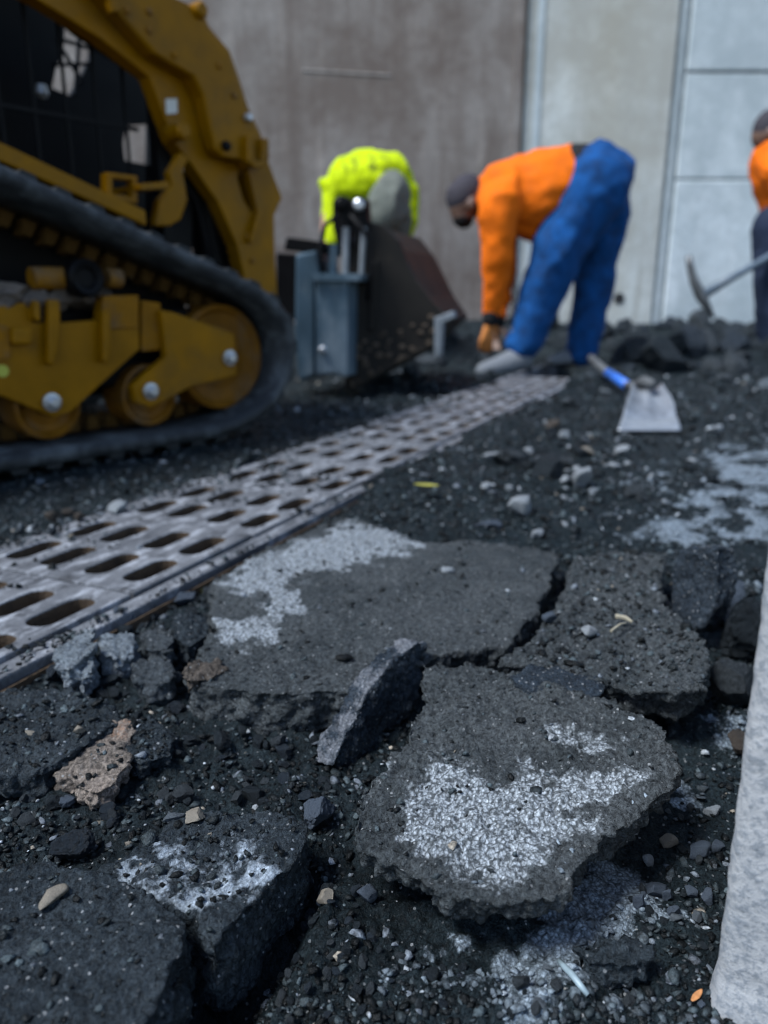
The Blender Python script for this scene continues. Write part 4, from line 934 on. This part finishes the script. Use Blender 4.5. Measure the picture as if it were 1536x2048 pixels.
for pts in ([(60, -20), (150, 62), (250, 128), (330, 190), (372, 268), (402, 340), (430, 420), (452, 520)], [(330, 300), (352, 345), (392, 400), (412, 480), (425, 560)]):
    Pq = [(side(a, b, 0.30)[0], 0.30, side(a, b, 0.30)[1]) for a, b in pts]; V, F = tube_vf(Pq, [0.011]*len(Pq), 10); link('hydraulic_hose', mesh_np('hydraulic_hose', V, F), M['black'], ld, smooth=True)
plate('tag_sticker', [(332, 198), (354, 197), (355, 226), (333, 228)], 0.232, 0.2345, M['sticker'], bev=0)
# tilt linkage and step in front of the cab
plate('tilt_link', [(318, 400), (345, 372), (338, 345), (362, 304), (378, 318), (366, 342), (372, 372), (376, 400), (362, 440), (340, 452), (310, 452)], 0.20, 0.228, M['yellow'], bev=0.005)
plate('step_frame', [(214, 344), (276, 352), (276, 408), (214, 398)], 0.17, 0.20, M['yellow'], holes=[[(226, 356), (266, 361), (266, 394), (226, 386)]], bev=0.003)
plate('step_tread', [(280, 368), (338, 362), (340, 376), (282, 380)], 0.14, 0.30, M['yellow'], bev=0.003)
a_, b_ = side(405, 350, 0.36), side(432, 560, 0.36); V, F = cyl_vf((a_[0], 0.36, a_[1]), (b_[0], 0.36, b_[1]), 0.055, n=20); link('tilt_cylinder', mesh_np('tilt_cylinder', V, F), M['black'], ld)
plate('tower_plate', [(300, 330), (380, 345), (385, 440), (380, 600), (300, 600)], 0.31, 0.33, M['black'], bev=0)
lbox('front_crossbar', fs+0.02, fs+0.14, 0.30, 0.72, 0.12, 0.30, M['black'])

# ------------------------------------------------------------------ bucket in front of the loader
M['bucket_dark'] = simple('bucket_dark', (0.016, 0.014, 0.012), 0.6, spec=0.15, var=0.35, scale=6, dirt=(0.09, 0.07, 0.055), dirt_amt=0.5, grime=0.58, bstr=0.4, bscale=50)
M['bucket_blue'] = simple('bucket_sky_tinted_steel', (0.06, 0.10, 0.135), 0.42, spec=0.25, var=0.35, scale=7, dirt=(0.24, 0.28, 0.31), dirt_amt=0.75, grime=0.48, metal=0.2, stretch=(1, 1, .4))  # blue-grey of reflected sky painted into the steel, under paler wear
M['boot_steel'] = simple('worn_edge_steel', (0.20, 0.22, 0.24), 0.5, metal=0.3, var=0.3)
M['mud_dark'] = simple('caked_soil', (0.085, 0.066, 0.05), 0.95, var=0.5, scale=30, bstr=0.6, bscale=80, spec=0.1)
BY = 2.86; bo = on_y(650, 780, BY); BD = np.array([0.30, 0.954, 0])
bk = empty('loader_bucket', (bo[0], BY, 0)); tag(bk, 'dark steel bucket with a blue-grey coupler block standing before the loader', 'bucket')
def bplate(name, px, y, dep, mat, bev=0.006, holes=(), dirv=BD):
    f = lambda q: tuple(on_y(q[0], q[1], y)-np.array([bo[0], BY, 0]))
    V, F, _ = prism_vf([f(q) for q in px], tuple(dirv*dep), [[f(q) for q in h] for h in holes]); o = link(name, fix_normals(mesh_np(name, V, F)), mat, bk); bevel(o, bev); return o
bplate('side_plate', [(694, 560), (690, 520), (720, 440), (768, 450), (798, 482), (812, 520), (832, 560), (862, 600), (892, 630), (878, 690), (800, 728), (722, 772), (700, 786), (688, 780), (692, 700)], BY, 0.04, M['bucket_dark'])
bplate('side_rib', [(742, 520), (756, 520), (748, 660), (736, 664)], BY-0.02, 0.03, M['bucket_dark'])
bplate('shell', [(704, 500), (770, 455), (805, 500), (850, 590), (885, 640), (800, 715), (704, 768)], BY+0.05, 0.5, M['bucket_dark'])
bplate('cutting_edge', [(868, 636), (905, 622), (908, 634), (884, 646), (880, 712), (868, 714)], BY-0.03, 0.05, M['boot_steel'], 0.003)
bplate('coupler_block', [(630, 558), (696, 558), (693, 756), (668, 748), (632, 752)], BY-0.10, 0.16, M['bucket_blue'], 0.01)
bplate('coupler_side', [(590, 508), (632, 500), (640, 548), (629, 560), (628, 752), (596, 764), (588, 660)], BY-0.06, 0.2, M['bucket_blue'], 0.01)
bplate('coupler_rim', [(622, 546), (724, 548), (722, 562), (622, 562)], BY-0.12, 0.2, M['bucket_blue'], 0.006)
bplate('top_guard', [(566, 500), (572, 474), (650, 484), (655, 496), (640, 506)], BY-0.02, 0.3, M['black'])
bplate('back_frame', [(552, 505), (592, 508), (592, 640), (552, 640)], BY+0.06, 0.1, M['black'])
for (u, v, r) in ((682, 408, 17), (718, 410, 18)):
    bplate('pin_ear', circle_px(u, v, r)[7:14]+[(u+r, v+40), (u+r-2, v+90), (u-8, v+88), (u-r, v+40)], BY-0.02, 0.04, M['black'], 0.004)
    c_ = on_y(u, v, BY-0.03)-np.array([bo[0], BY, 0]); V, F = lathe_vf([(0.02, 0.02), (0.02, -0.012), (0.012, -0.018)], tuple(c_), (0, 1, 0), 18); link('pin', fix_normals(mesh_np('pin', V, F)), M['steel'] if u > 700 else M['black'], bk)
for (u0, v0, u1, v1, w) in ((692, 455, 690, 552, 0.013), (728, 455, 722, 552, 0.010), (668, 488, 664, 552, 0.016)):
    a_ = on_y(u0, v0, BY-0.05)-np.array([bo[0], BY, 0]); b_ = on_y(u1, v1, BY-0.05)-np.array([bo[0], BY, 0]); V, F = cyl_vf(tuple(a_), tuple(b_), w, n=14); link('coupler_rod', mesh_np('coupler_rod', V, F), M['boot_steel'] if u0 != 668 else M['bucket_blue'], bk, smooth=False)
mudB = []
for k in range(45):
    t_ = random.random(); u = 700+170*t_+random.uniform(-8, 8); v = 775-95*t_-random.random()**1.6*(85-30*t_); c_ = on_y(u, v, BY-0.005)-np.array([bo[0], BY, 0]); r_ = random.uniform(0.004, 0.011)
    m_ = bmesh.new(); bmesh.ops.create_icosphere(m_, subdivisions=2, radius=r_); vv = np.array([x.co for x in m_.verts]); ff = [tuple(x.index for x in f.verts) for f in m_.faces]; m_.free()
    vv = vv*(1+0.5*vnoise(vv+k*3.1, 70, k))[:, None]*np.array([1.2, .25, .9]); mudB.append(([tuple(x) for x in vv+c_], ff))
V, F = join_vf(mudB); o = link('mud_crust', mesh_np('mud_crust', V, F), M['mud_dark'], bk); o['kind'] = 'stuff'
for (pts, rr) in ((((700, 430), (735, 470), (742, 540), (735, 600)), .008), (((676, 430), (650, 450), (640, 500), (648, 548)), .008)):
    Pq = [on_y(a, b, BY-0.07)-np.array([bo[0], BY, 0]) for a, b in pts]; V, F = tube_vf(Pq, [rr]*len(Pq), 8); link('hydraulic_hose', mesh_np('hydraulic_hose', V, F), M['black'], bk, smooth=True)
s_ = on_y(645, 700, BY-0.11)-np.array([bo[0], BY, 0]); V, F = lathe_vf([(0.014, 0.02), (0.014, -0.004), (0.008, -0.008)], tuple(s_), (0, 1, 0), 10); link('coupler_bolt', mesh_np('coupler_bolt', V, F), M['steel'], bk)

# ------------------------------------------------------------------ people
def capsule(p0, p1, r0, r1, n=16, rings=6, sq=1.0):
    p0, p1 = Vector(p0), Vector(p1); d = (p1-p0); L = d.length; d = d.normalized() if L > 1e-6 else Vector((0, 0, 1))
    a = Vector((0, 1, 0)); a = (a-d*a.dot(d)); a = a.normalized() if a.length > 1e-3 else d.orthogonal().normalized(); b = d.cross(a); V, F = [], []
    prof = [(r0*math.sin(t), -r0*math.cos(t)) for t in np.linspace(0.12, math.pi/2, rings)]+[(r1*math.cos(t), L+r1*math.sin(t)) for t in np.linspace(0, math.pi/2-0.12, rings)]
    for r, h in prof:
        for i in range(n):
            t = 2*math.pi*i/n; V.append(tuple(p0+d*h+a*(r*math.cos(t)*sq)+b*(r*math.sin(t))))
    m = len(prof)
    for j in range(m-1):
        for i in range(n): F.append((j*n+i, j*n+(i+1) % n, (j+1)*n+(i+1) % n, (j+1)*n+i))
    F.append(tuple(range(n))[::-1]); F.append(tuple(range((m-1)*n, m*n))); return V, F
def body(name, caps, mat, parent, base, voxel=0.010, smooth=5, folds=0.0, seed=1, ff=9.0):
    V, F = join_vf(caps); V = np.array(V)-np.asarray(base)
    me = bake(fix_normals(mesh_np(name, V, F)), [('REMESH', dict(mode='VOXEL', voxel_size=voxel)), ('SMOOTH', dict(factor=0.5, iterations=smooth))])
    if folds:
        X = get_v(me); Nn = get_n(me); Q = X*np.array([1.0, 1.0, 0.8]); n1 = vnoise(Q+0.05*np.stack([vnoise(Q, 6, 3), vnoise(Q, 6, 4), vnoise(Q, 6, 5)], 1), ff, seed)
        d = folds*(1-2*np.abs(n1))+0.4*folds*vnoise(X, ff*3, seed+1); set_v(me, X+Nn*d[:, None])
    return link(name, me, mat, parent, smooth=True)
def cloth(name, c, rough=0.85, var=0.14):
    m = simple(name, c, rough, var=var, scale=16, bstr=0.3, bscale=260, spec=0.2); return m
M['orange'] = cloth('orange_shirt', (0.66, 0.125, 0.002)); M['jeans'] = cloth('blue_jeans', (0.003, 0.046, 0.160), var=0.5); M['hivis'] = None
M['skin'] = simple('brown_skin', (0.115, 0.062, 0.042), 0.5, var=0.12, scale=30); M['skin2'] = simple('tan_skin', (0.33, 0.18, 0.12), 0.5, var=0.1, scale=30)
M['cap'] = cloth('grey_cap', (0.040, 0.036, 0.044)); M['beard'] = cloth('black_beard', (0.010, 0.009, 0.009)); M['glove'] = cloth('orange_glove', (0.52, 0.19, 0.05)); M['cuff'] = cloth('black_cuff', (0.012, 0.012, 0.013))
M['boot'] = cloth('dusty_boot', (0.14, 0.15, 0.165)); M['dkjeans'] = cloth('dark_jeans', (0.014, 0.022, 0.045)); M['maroon'] = cloth('maroon_cloth', (0.10, 0.012, 0.008)); M['greycap'] = cloth('grey_beanie', (0.13, 0.14, 0.12))
def hivis():
    m = cloth('hivis_shirt', (0.42, 0.53, 0.0)); nt = m.node_tree; bs = nt.nodes['Principled BSDF']; src = bs.inputs['Base Color'].links[0].from_socket
    at = N(nt, 'ShaderNodeAttribute', attribute_name='print'); nt.links.new(mixc(nt, at.outputs['Fac'], src, (0.10, 0.13, 0.01)), bs.inputs['Base Color']); return m
M['hivis'] = hivis()
def hand(w, d, side_, palm_n, s=1.0, curl=0.9):
    """capsules for a palm and five bent fingers; w wrist, d pointing direction, side_ across the palm, palm_n curl direction"""
    w, d, sd, pn = [np.asarray(v, float) for v in (w, d, side_, palm_n)]; d /= np.linalg.norm(d); sd /= np.linalg.norm(sd); pn /= np.linalg.norm(pn); out = []
    for k in (-1.2, -0.4, 0.4, 1.2): out.append(capsule(w+d*0.01*s, w+d*0.085*s+sd*k*0.019*s, 0.020*s, 0.013*s, 10, 4))
    for k, L in ((-1.5, .062), (-.5, .075), (.5, .08), (1.5, .072)):
        a = w+d*0.088*s+sd*k*0.0195*s; dd = d*math.cos(curl*.5)+pn*math.sin(curl*.5); b = a+dd*L*.5*s; d2 = d*math.cos(curl*1.3)+pn*math.sin(curl*1.3); c = b+d2*L*.5*s
        out += [capsule(a, b, .0095*s, .009*s, 8, 4), capsule(b, c, .009*s, .0075*s, 8, 4)]
    a = w+d*.025*s+sd*.028*s; b = a+(d*.6+sd*.6+pn*.3)*.04*s; c = b+(d*.9+pn*.4)*.03*s
    return out+[capsule(a, b, .013*s, .011*s, 8, 4), capsule(b, c, .011*s, .009*s, 8, 4)]
def ell(c, rx, ry, rz, rot=0.0):
    """ellipsoid, rotated about Y by rot"""
    V, F = capsule((0, 0, -0.001), (0, 0, 0.001), 1, 1, 20, 9); V = np.array(V)*np.array([rx, ry, rz]); cs, sn = math.cos(rot), math.sin(rot)
    X = V[:, 0]*cs+V[:, 2]*sn; Z = -V[:, 0]*sn+V[:, 2]*cs; V = np.stack([X, V[:, 1], Z], 1)+np.asarray(c); return [tuple(v) for v in V], F
def boot(name, heel, toe, r, parent, base, mat):
    heel, toe = np.asarray(heel), np.asarray(toe); m_ = heel*.5+toe*.5
    caps = [capsule(heel+np.array([0, 0, .01]), m_, r*1.0, r*.85), capsule(m_, toe, r*.85, r*.65), capsule(heel+np.array([0, 0, .01]), heel+np.array([0, 0, .13]), r*.95, r*.9)]
    o = body(name, caps, mat, parent, base, 0.009, 3); sole = np.array([heel, m_, toe]); 
    V, F = join_vf([capsule(heel-np.array([0, 0, r*.62]), m_-np.array([0, 0, r*.62]), r*.9, r*.8), capsule(m_-np.array([0, 0, r*.62]), toe-np.array([0, 0, r*.5]), r*.8, r*.6)])
    V = np.array(V)-base; zc = (heel[2]-r*.62)-base[2]; V[:, 2] = zc+(V[:, 2]-zc)*0.42; link('boot_sole', mesh_np('boot_sole', V, F), M['cuff'], o, smooth=True); return o

# worker in orange bending down
def orange_worker():
    Yn, Ym, Yf = 3.80, 3.92, 4.05; f = lambda u, v, y: on_y(u, v, y); base = np.array([on_y(1080, 735, Ym)[0], Ym, gh1(on_y(1080, 735, Ym)[0], Ym)])
    p = empty('person', tuple(base)); tag(p, 'worker in orange shirt and blue jeans bending down to the rubble', 'person')
    hc = f(935, 398, Ym-.03); nr = f(1000, 400, Yn-.02); fr_ = f(1008, 405, Yf+.06)
    caps = [ell(hc, .078, .076, .108, R(32)), ell(f(928, 425, Ym-.03), .058, .060, .066, R(20)), capsule(f(950, 400, Ym-.02), f(990, 390, Ym), .058, .075),
            capsule(f(917, 428, Ym-.03), f(912, 436, Ym-.03), .016, .012), ell(f(944, 408, Ym-.107), .020, .012, .030), ell(f(944, 408, Ym+.047), .020, .012, .030),
            capsule(f(918, 417, Ym-.062), f(917, 419, Ym-.062), .012, .012), capsule(f(918, 417, Ym+.002), f(917, 419, Ym+.002), .012, .012),
            capsule(f(985, 392, Ym), f(1030, 390, Ym), .07, .11), capsule(f(1030, 390, Ym), f(1195, 355, Ym), .11, .11), capsule(nr, f(993, 515, Yn-.02), .055, .046), capsule(f(993, 515, Yn-.02), f(982, 635, Yn+.02), .045, .032),
            capsule(fr_, f(1010, 520, Yf+.02), .055, .046), capsule(f(1010, 520, Yf+.02), f(995, 640, Yf-.05), .045, .032),
            capsule(f(1195, 360, Yn+.02), f(1110, 520, Yn), .09, .065), capsule(f(1110, 520, Yn), f(1045, 700, Yn), .06, .045), capsule(f(1195, 360, Yf-.02), f(1190, 540, Yf), .09, .065), capsule(f(1190, 540, Yf), f(1160, 705, Yf), .06, .045)]
    caps += hand(f(980, 640, Yn+.02), (-.12, .05, -1), (0.9, .4, 0), (.2, .9, -.1), .95)+hand(f(993, 645, Yf-.05), (-.12, -.05, -1), (0.9, -.4, 0), (.2, -.9, -.1), .95)
    body('body', caps, M['skin'], p, base, 0.0085, 3)
    body('shirt', [capsule(f(978, 395, Ym), f(1015, 392, Ym), .10, .152, sq=1.15), capsule(f(1015, 392, Ym), f(1085, 388, Ym), .155, .195), capsule(f(1085, 388, Ym), f(1150, 372, Ym), .195, .185), capsule(f(1040, 425, Ym), f(1075, 435, Ym), .11, .12),
                   capsule(f(1000, 398, Yn), f(996, 430, Yn-.03), .098, .092), capsule(f(996, 430, Yn-.03), f(994, 515, Yn-.02), .090, .070), capsule(f(994, 515, Yn-.02), f(984, 626, Yn+.02), .070, .044),
                   capsule(f(1008, 400, Yf), f(1008, 430, Yf+.05), .098, .09), capsule(f(1008, 430, Yf+.05), f(1008, 520, Yf+.02), .086, .066), capsule(f(1008, 520, Yf+.02), f(996, 628, Yf-.04), .066, .044)], M['orange'], p, base, 0.010, 4, 0.013, 4, 8)
    body('jeans', [capsule(f(1186, 362, Ym-.03), f(1196, 358, Ym+.05), .168, .168), capsule(f(1150, 385, Ym), f(1180, 370, Ym), .175, .17), capsule(f(1190, 375, Yn+.03), f(1117, 503, Yn), .160, .122), capsule(f(1117, 503, Yn), f(1080, 600, Yn), .122, .096), capsule(f(1080, 600, Yn), f(1043, 690, Yn), .090, .084),
                   capsule(f(1205, 378, Yf-.02), f(1196, 510, Yf), .150, .108), capsule(f(1196, 510, Yf), f(1184, 600, Yf), .106, .088), capsule(f(1184, 600, Yf), f(1164, 700, Yf), .084, .078)], M['jeans'], p, base, 0.010, 4, 0.015, 9, 7)
    body('belt', [capsule(f(1150, 372, Ym), f(1156, 371, Ym), .190, .188)], M['cuff'], p, base, 0.010, 3)
    body('shirt_hem', [capsule(f(1062, 455, Ym), f(1082, 474, Ym), .05, .03), capsule(f(1062, 455, Ym), f(1090, 450, Ym), .05, .05)], M['maroon'], p, base, 0.009, 4)
    cap_ = body('cap', [ell(hc+np.array([-.012, 0, .020]), .082, .082, .100, R(32)), capsule(f(905, 384, Ym-.03), f(899, 400, Ym-.03), .03, .02, sq=1.8)], M['cap'], p, base, 0.008, 4)
    body('beard', [ell(f(926, 437, Ym-.03), .052, .056, .046, R(25))], M['beard'], p, base, 0.007, 3)
    for y, u, v in ((Yn+.02, 982, 632), (Yf-.05, 995, 636)): body('cuff', [capsule(f(u, v-3, y), f(u-1, v+5, y), .043, .042)], M['cuff'], p, base, 0.007, 2)
    body('glove', hand(f(979, 642, Yn+.02), (-.12, .05, -1), (0.9, .4, 0), (.2, .9, -.1), 1.08), M['glove'], p, base, 0.006, 2)
    b1 = f(1040, 722, Yn); boot('boot', b1, f(968, 742, Yn-.10), .066, p, base, M['boot']); boot('boot', f(1160, 712, Yf), f(1105, 722, Yf-.02), .052, p, base, M['boot'])
orange_worker()
def yellow_worker():
    Y = 4.7; f = lambda u, v, y=Y: on_y(u, v, y); bx = f(740, 690)[0]; base = np.array([bx, Y+.2, gh1(bx, Y+.2)])
    p = empty('person', tuple(base)); tag(p, 'worker in a lime yellow shirt and grey hood stooping behind the bucket', 'person')
    hd = f(782, 392, Y-.24)
    body('body', [ell(hd, .085, .095, .12, R(-15)), capsule(f(775, 372, Y-.12), f(745, 362, Y), .06, .08), ell(f(782, 430, Y-.27), .05, .04, .05), ell(f(752, 398, Y-.2), .016, .03, .03), capsule(f(784, 425, Y-.33), f(783, 432, Y-.34), .014, .012),
                  capsule(f(740, 365), f(745, 400, Y+.35), .13, .12), capsule(f(665, 380, Y-.02), f(655, 460, Y-.08), .05, .042), capsule(f(655, 460, Y-.08), f(664, 560, Y-.16), .04, .03), capsule(f(818, 385), f(806, 470, Y-.06), .05, .042), capsule(f(806, 470, Y-.06), f(790, 560, Y-.14), .04, .03),
                  capsule(f(720, 420, Y+.35), f(715, 560, Y+.3), .09, .065), capsule(f(715, 560, Y+.3), f(712, 700, Y+.35), .06, .045), capsule(f(770, 420, Y+.35), f(780, 560, Y+.3), .09, .065), capsule(f(780, 560, Y+.3), f(785, 700, Y+.35), .06, .045)]
         + hand(f(664, 566, Y-.16), (.05, -.1, -1), (.9, .3, 0), (.1, -.8, 0), 1)+hand(f(790, 566, Y-.14), (-.05, -.1, -1), (-.9, .3, 0), (-.1, -.8, 0), 1), M['skin2'], p, base, 0.0095, 3)
    sh = body('shirt', [capsule(f(700, 366), f(765, 362), .140, .165), capsule(f(738, 362, Y+.05), f(745, 395, Y+.33), .170, .160), capsule(f(690, 372), f(662, 374, Y-.03), .118, .060), capsule(f(662, 374, Y-.03), f(646, 364, Y-.04), .060, .034), capsule(f(785, 366), f(816, 386, Y-.02), .14, .070),
                        capsule(f(663, 390, Y-.04), f(664, 478, Y-.1), .050, .050), capsule(f(820, 385, Y-.02), f(815, 440, Y-.04), .060, .058), capsule(f(815, 440, Y-.04), f(802, 478, Y-.07), .056, .046)], M['hivis'], p, base, 0.010, 4, 0.012, 14, 9)
    X = get_v(sh.data)+base; q = np.array([np.array([768+FPX*((a-CP)@RT)/((a-CP)@FW), 1024-FPX*((a-CP)@UP)/((a-CP)@FW)]) for a in X])
    band = sstep(26, 12, np.abs(q[:, 1]-(326+0.0022*(q[:, 0]-735)**2)))*sstep(52, 40, np.abs(q[:, 0]-732)); letters = (np.abs(np.sin(X[:, 0]*42+2.2*vnoise(X, 14, 3))+1.2*vnoise(X, 26, 5)) < 0.55)
    attr(sh.data, 'print', band*letters*0.75)
    body('trousers', [capsule(f(735, 415, Y+.38), f(755, 415, Y+.38), .16, .16), capsule(f(722, 430, Y+.36), f(715, 560, Y+.3), .12, .09), capsule(f(715, 560, Y+.3), f(712, 690, Y+.35), .085, .075), capsule(f(768, 430, Y+.36), f(780, 560, Y+.3), .12, .09), capsule(f(780, 560, Y+.3), f(785, 690, Y+.35), .085, .075)], M['dkjeans'], p, base, 0.011, 4, 0.008, 21)
    body('hood', [ell(f(778, 404, Y-.24), .112, .12, .165, R(14)), capsule(f(790, 430, Y-.2), f(798, 465, Y-.12), .09, .07)], M['greycap'], p, base, 0.009, 4, 0.010, 3, 9)
    for u in (712, 785): boot('boot', f(u, 702, Y+.36), f(u-8, 706, Y+.2), .05, p, base, M['boot'])
yellow_worker()
def right_worker():
    Y = 4.95; f = lambda u, v, y=Y: on_y(u, v, y); bx = f(1560, 700)[0]; base = np.array([bx, Y, gh1(bx, Y)])
    p = empty('person', tuple(base)); tag(p, 'worker in orange shirt at the right edge holding a pickaxe', 'person')
    hd = f(1534, 262)
    leg = [(f(1552, 455, Y-.1), f(1545, 575, Y-.12)), (f(1600, 455, Y+.1), f(1602, 575, Y+.1))]
    hn, hf = f(1562, 500, Y-.22), f(1606, 474, Y-.16)
    body('body', [ell(hd, .080, .078, .112, R(18)), ell(f(1526, 276), .05, .055, .06), capsule(f(1545, 285), f(1560, 310), .055, .07), capsule(f(1508, 270), f(1505, 275), .014, .011), ell(f(1540, 265, Y-.078), .018, .012, .03),
                  capsule(f(1565, 330), f(1585, 440), .13, .12), capsule(f(1552, 335, Y-.17), f(1585, 420, Y-.24), .052, .044), capsule(f(1585, 420, Y-.24), f(1566, 490, Y-.22), .042, .030), capsule(f(1575, 335, Y+.17), f(1612, 420, Y+.05), .052, .044), capsule(f(1612, 420, Y+.05), f(1608, 468, Y-.14), .042, .03),
                  capsule(*leg[0], .09, .065), capsule(leg[0][1], f(1546, 692, Y-.12), .06, .045), capsule(*leg[1], .09, .065), capsule(leg[1][1], f(1606, 695, Y+.1), .06, .045)]
         + hand(hn+np.array([.03, 0, .03]), (-.5, .1, -.6), (0, 1, .2), (.3, .5, -.9), .95, 1.4)+hand(hf+np.array([.02, 0, .02]), (-.5, -.1, -.6), (0, -1, .2), (.3, -.5, -.9), .95, 1.4), M['skin'], p, base, 0.0095, 3)
    body('shirt', [capsule(f(1560, 325), f(1572, 375), .165, .175), capsule(f(1572, 375), f(1585, 430), .175, .165), capsule(f(1550, 330, Y-.12), f(1554, 345, Y-.16), .085, .08), capsule(f(1554, 345, Y-.16), f(1585, 420, Y-.23), .076, .062), capsule(f(1585, 420, Y-.23), f(1568, 482, Y-.22), .06, .042),
                   capsule(f(1575, 330, Y+.12), f(1578, 345, Y+.16), .085, .08), capsule(f(1578, 345, Y+.16), f(1612, 420, Y+.06), .076, .062), capsule(f(1612, 420, Y+.06), f(1609, 462, Y-.13), .06, .042)], M['orange'], p, base, 0.010, 4, 0.012, 31)
    body('trousers', [capsule(f(1575, 455, Y-.04), f(1585, 455, Y+.05), .165, .165), capsule(leg[0][0], leg[0][1], .13, .10), capsule(leg[0][1], f(1545, 684, Y-.12), .098, .09), capsule(leg[1][0], leg[1][1], .13, .10), capsule(leg[1][1], f(1605, 688, Y+.1), .098, .09)], M['dkjeans'], p, base, 0.010, 4, 0.009, 33)
    body('cap', [ell(hd+np.array([.004, 0, .02]), .086, .084, .106, R(18))], M['cap'], p, base, 0.008, 4)
    boot('boot', f(1546, 700, Y-.12), f(1514, 708, Y-.16), .052, p, base, M['cuff']); boot('boot', f(1606, 702, Y+.1), f(1572, 708, Y+.06), .052, p, base, M['cuff'])
    # pickaxe
    M['pick_handle'] = simple('painted_handle', (0.075, 0.105, 0.14), 0.5, var=0.2); M['pick_head'] = simple('pick_iron', (0.12, 0.125, 0.13), 0.5, metal=0.5, var=0.3)
    a = f(1402, 592, Y-.25); t = empty('pickaxe', tuple(a)); tag(t, 'pickaxe with a curved iron head held in front of the concrete wall', 'pickaxe')
    P = [f(1402, 592, Y-.25), f(1470, 552, Y-.24), f(1562, 500, Y-.22), f(1618, 468, Y-.15)]; V, F = tube_vf([q-a for q in P], [.030, .021, .020, .024], 12); link('handle', mesh_np('handle', V, F), M['pick_handle'], t, smooth=True)
    Hd = [f(1377, 512, Y-.25), f(1381, 535, Y-.25), f(1388, 562, Y-.25), f(1402, 592, Y-.25), f(1416, 616, Y-.25), f(1428, 636, Y-.25)]; V, F = tube_vf([q-a for q in Hd], [.018, .022, .026, .034, .022, .008], 10); link('pick_head', mesh_np('pick_head', V, F), M['pick_head'], t, smooth=True)
right_worker()

# ------------------------------------------------------------------ shovel lying on the rubble
M['shovel'] = simple('shovel_steel', (0.24, 0.26, 0.29), 0.38, metal=0.35, var=0.2, scale=20, dirt=(0.07, 0.075, 0.085), dirt_amt=0.75, grime=0.50)
M['blue_handle'] = simple('blue_handle', (0.03, 0.13, 0.50), 0.4, var=0.15); M['dk_handle'] = simple('dirty_handle', (0.07, 0.075, 0.08), 0.7, var=0.3)
def shovel():
    a, b = on_z(1234, 862, 0.012), on_z(1362, 858, 0.012); c = (a+b)/2; t = empty('shovel', tuple(c)); tag(t, 'square steel shovel with a blue handle lying on the rubble', 'shovel')
    n = np.array([0, -math.sin(R(14)), math.cos(R(14))]); n /= np.linalg.norm(n); ex = b-a; ex /= np.linalg.norm(ex); ey = np.cross(n, ex)
    P = np.array([on_plane(u, v, c, n) for u, v in [(1234, 862), (1362, 858), (1352, 838), (1338, 808), (1322, 788), (1262, 790), (1256, 812), (1244, 840)]])
    L = (P-c)@ey; Lm = L.max(); prof = []; nx, ny = 15, 18; V, F = [], []
    for j in range(ny+1):
        t_ = j/ny; v_ = 860-(860-786)*t_; lft = np.interp(v_, [786, 812, 840, 862], [1264, 1255, 1244, 1234]); rgt = np.interp(v_, [786, 808, 838, 858], [1320, 1338, 1352, 1362])
        for i in range(nx+1):
            s_ = i/nx; q = on_plane(lft+(rgt-lft)*s_, v_, c, n)-c
            x = 2*s_-1; hgt = 0.020*abs(x)**3*min(1, t_*2)+0.012*math.exp(-(x/.16)**2)*sstep(.25, 1, np.array(t_))+0.01*t_**2-0.012*math.exp(-((t_-.32)/.08)**2)*0.5
            V.append(tuple(q+n*float(hgt)))
    for j in range(ny):
        for i in range(nx): k = j*(nx+1)+i; F.append((k, k+1, k+nx+2, k+nx+1))
    o = link('blade', mesh_np('blade', V, F), M['shovel'], t, smooth=True); m = o.modifiers.new('t', 'SOLIDIFY'); m.thickness = 0.004
    s0 = np.array(V[ny*(nx+1)+nx//2])+c; Q0 = s0+np.array([0, -.05, .012]); Q1 = on_y(1256, 772, 2.62); Q2 = on_y(1216, 746, 2.95); Q3 = on_y(1182, 716, 3.3)
    mid = s0*.55+Q1*.45
    V, F = tube_vf([Q0-c, s0-c+np.array([0, .02, .01]), mid-c], [.012, .018, .017], 12); link('socket', mesh_np('socket', V, F), M['dk_handle'], t, smooth=True)
    V, F = tube_vf([mid-c, Q1-c], [.0165, .0165], 12); link('ferrule', mesh_np('ferrule', V, F), M['dk_handle'], t, smooth=True)
    V, F = tube_vf([Q1-c, Q2-c], [.018, .018], 12); link('blue_grip', mesh_np('blue_grip', V, F), M['blue_handle'], t, smooth=True)
    V, F = tube_vf([Q2-c, Q3-c], [.0165, .0165], 12); link('handle', mesh_np('handle', V, F), M['dk_handle'], t, smooth=True)
shovel()
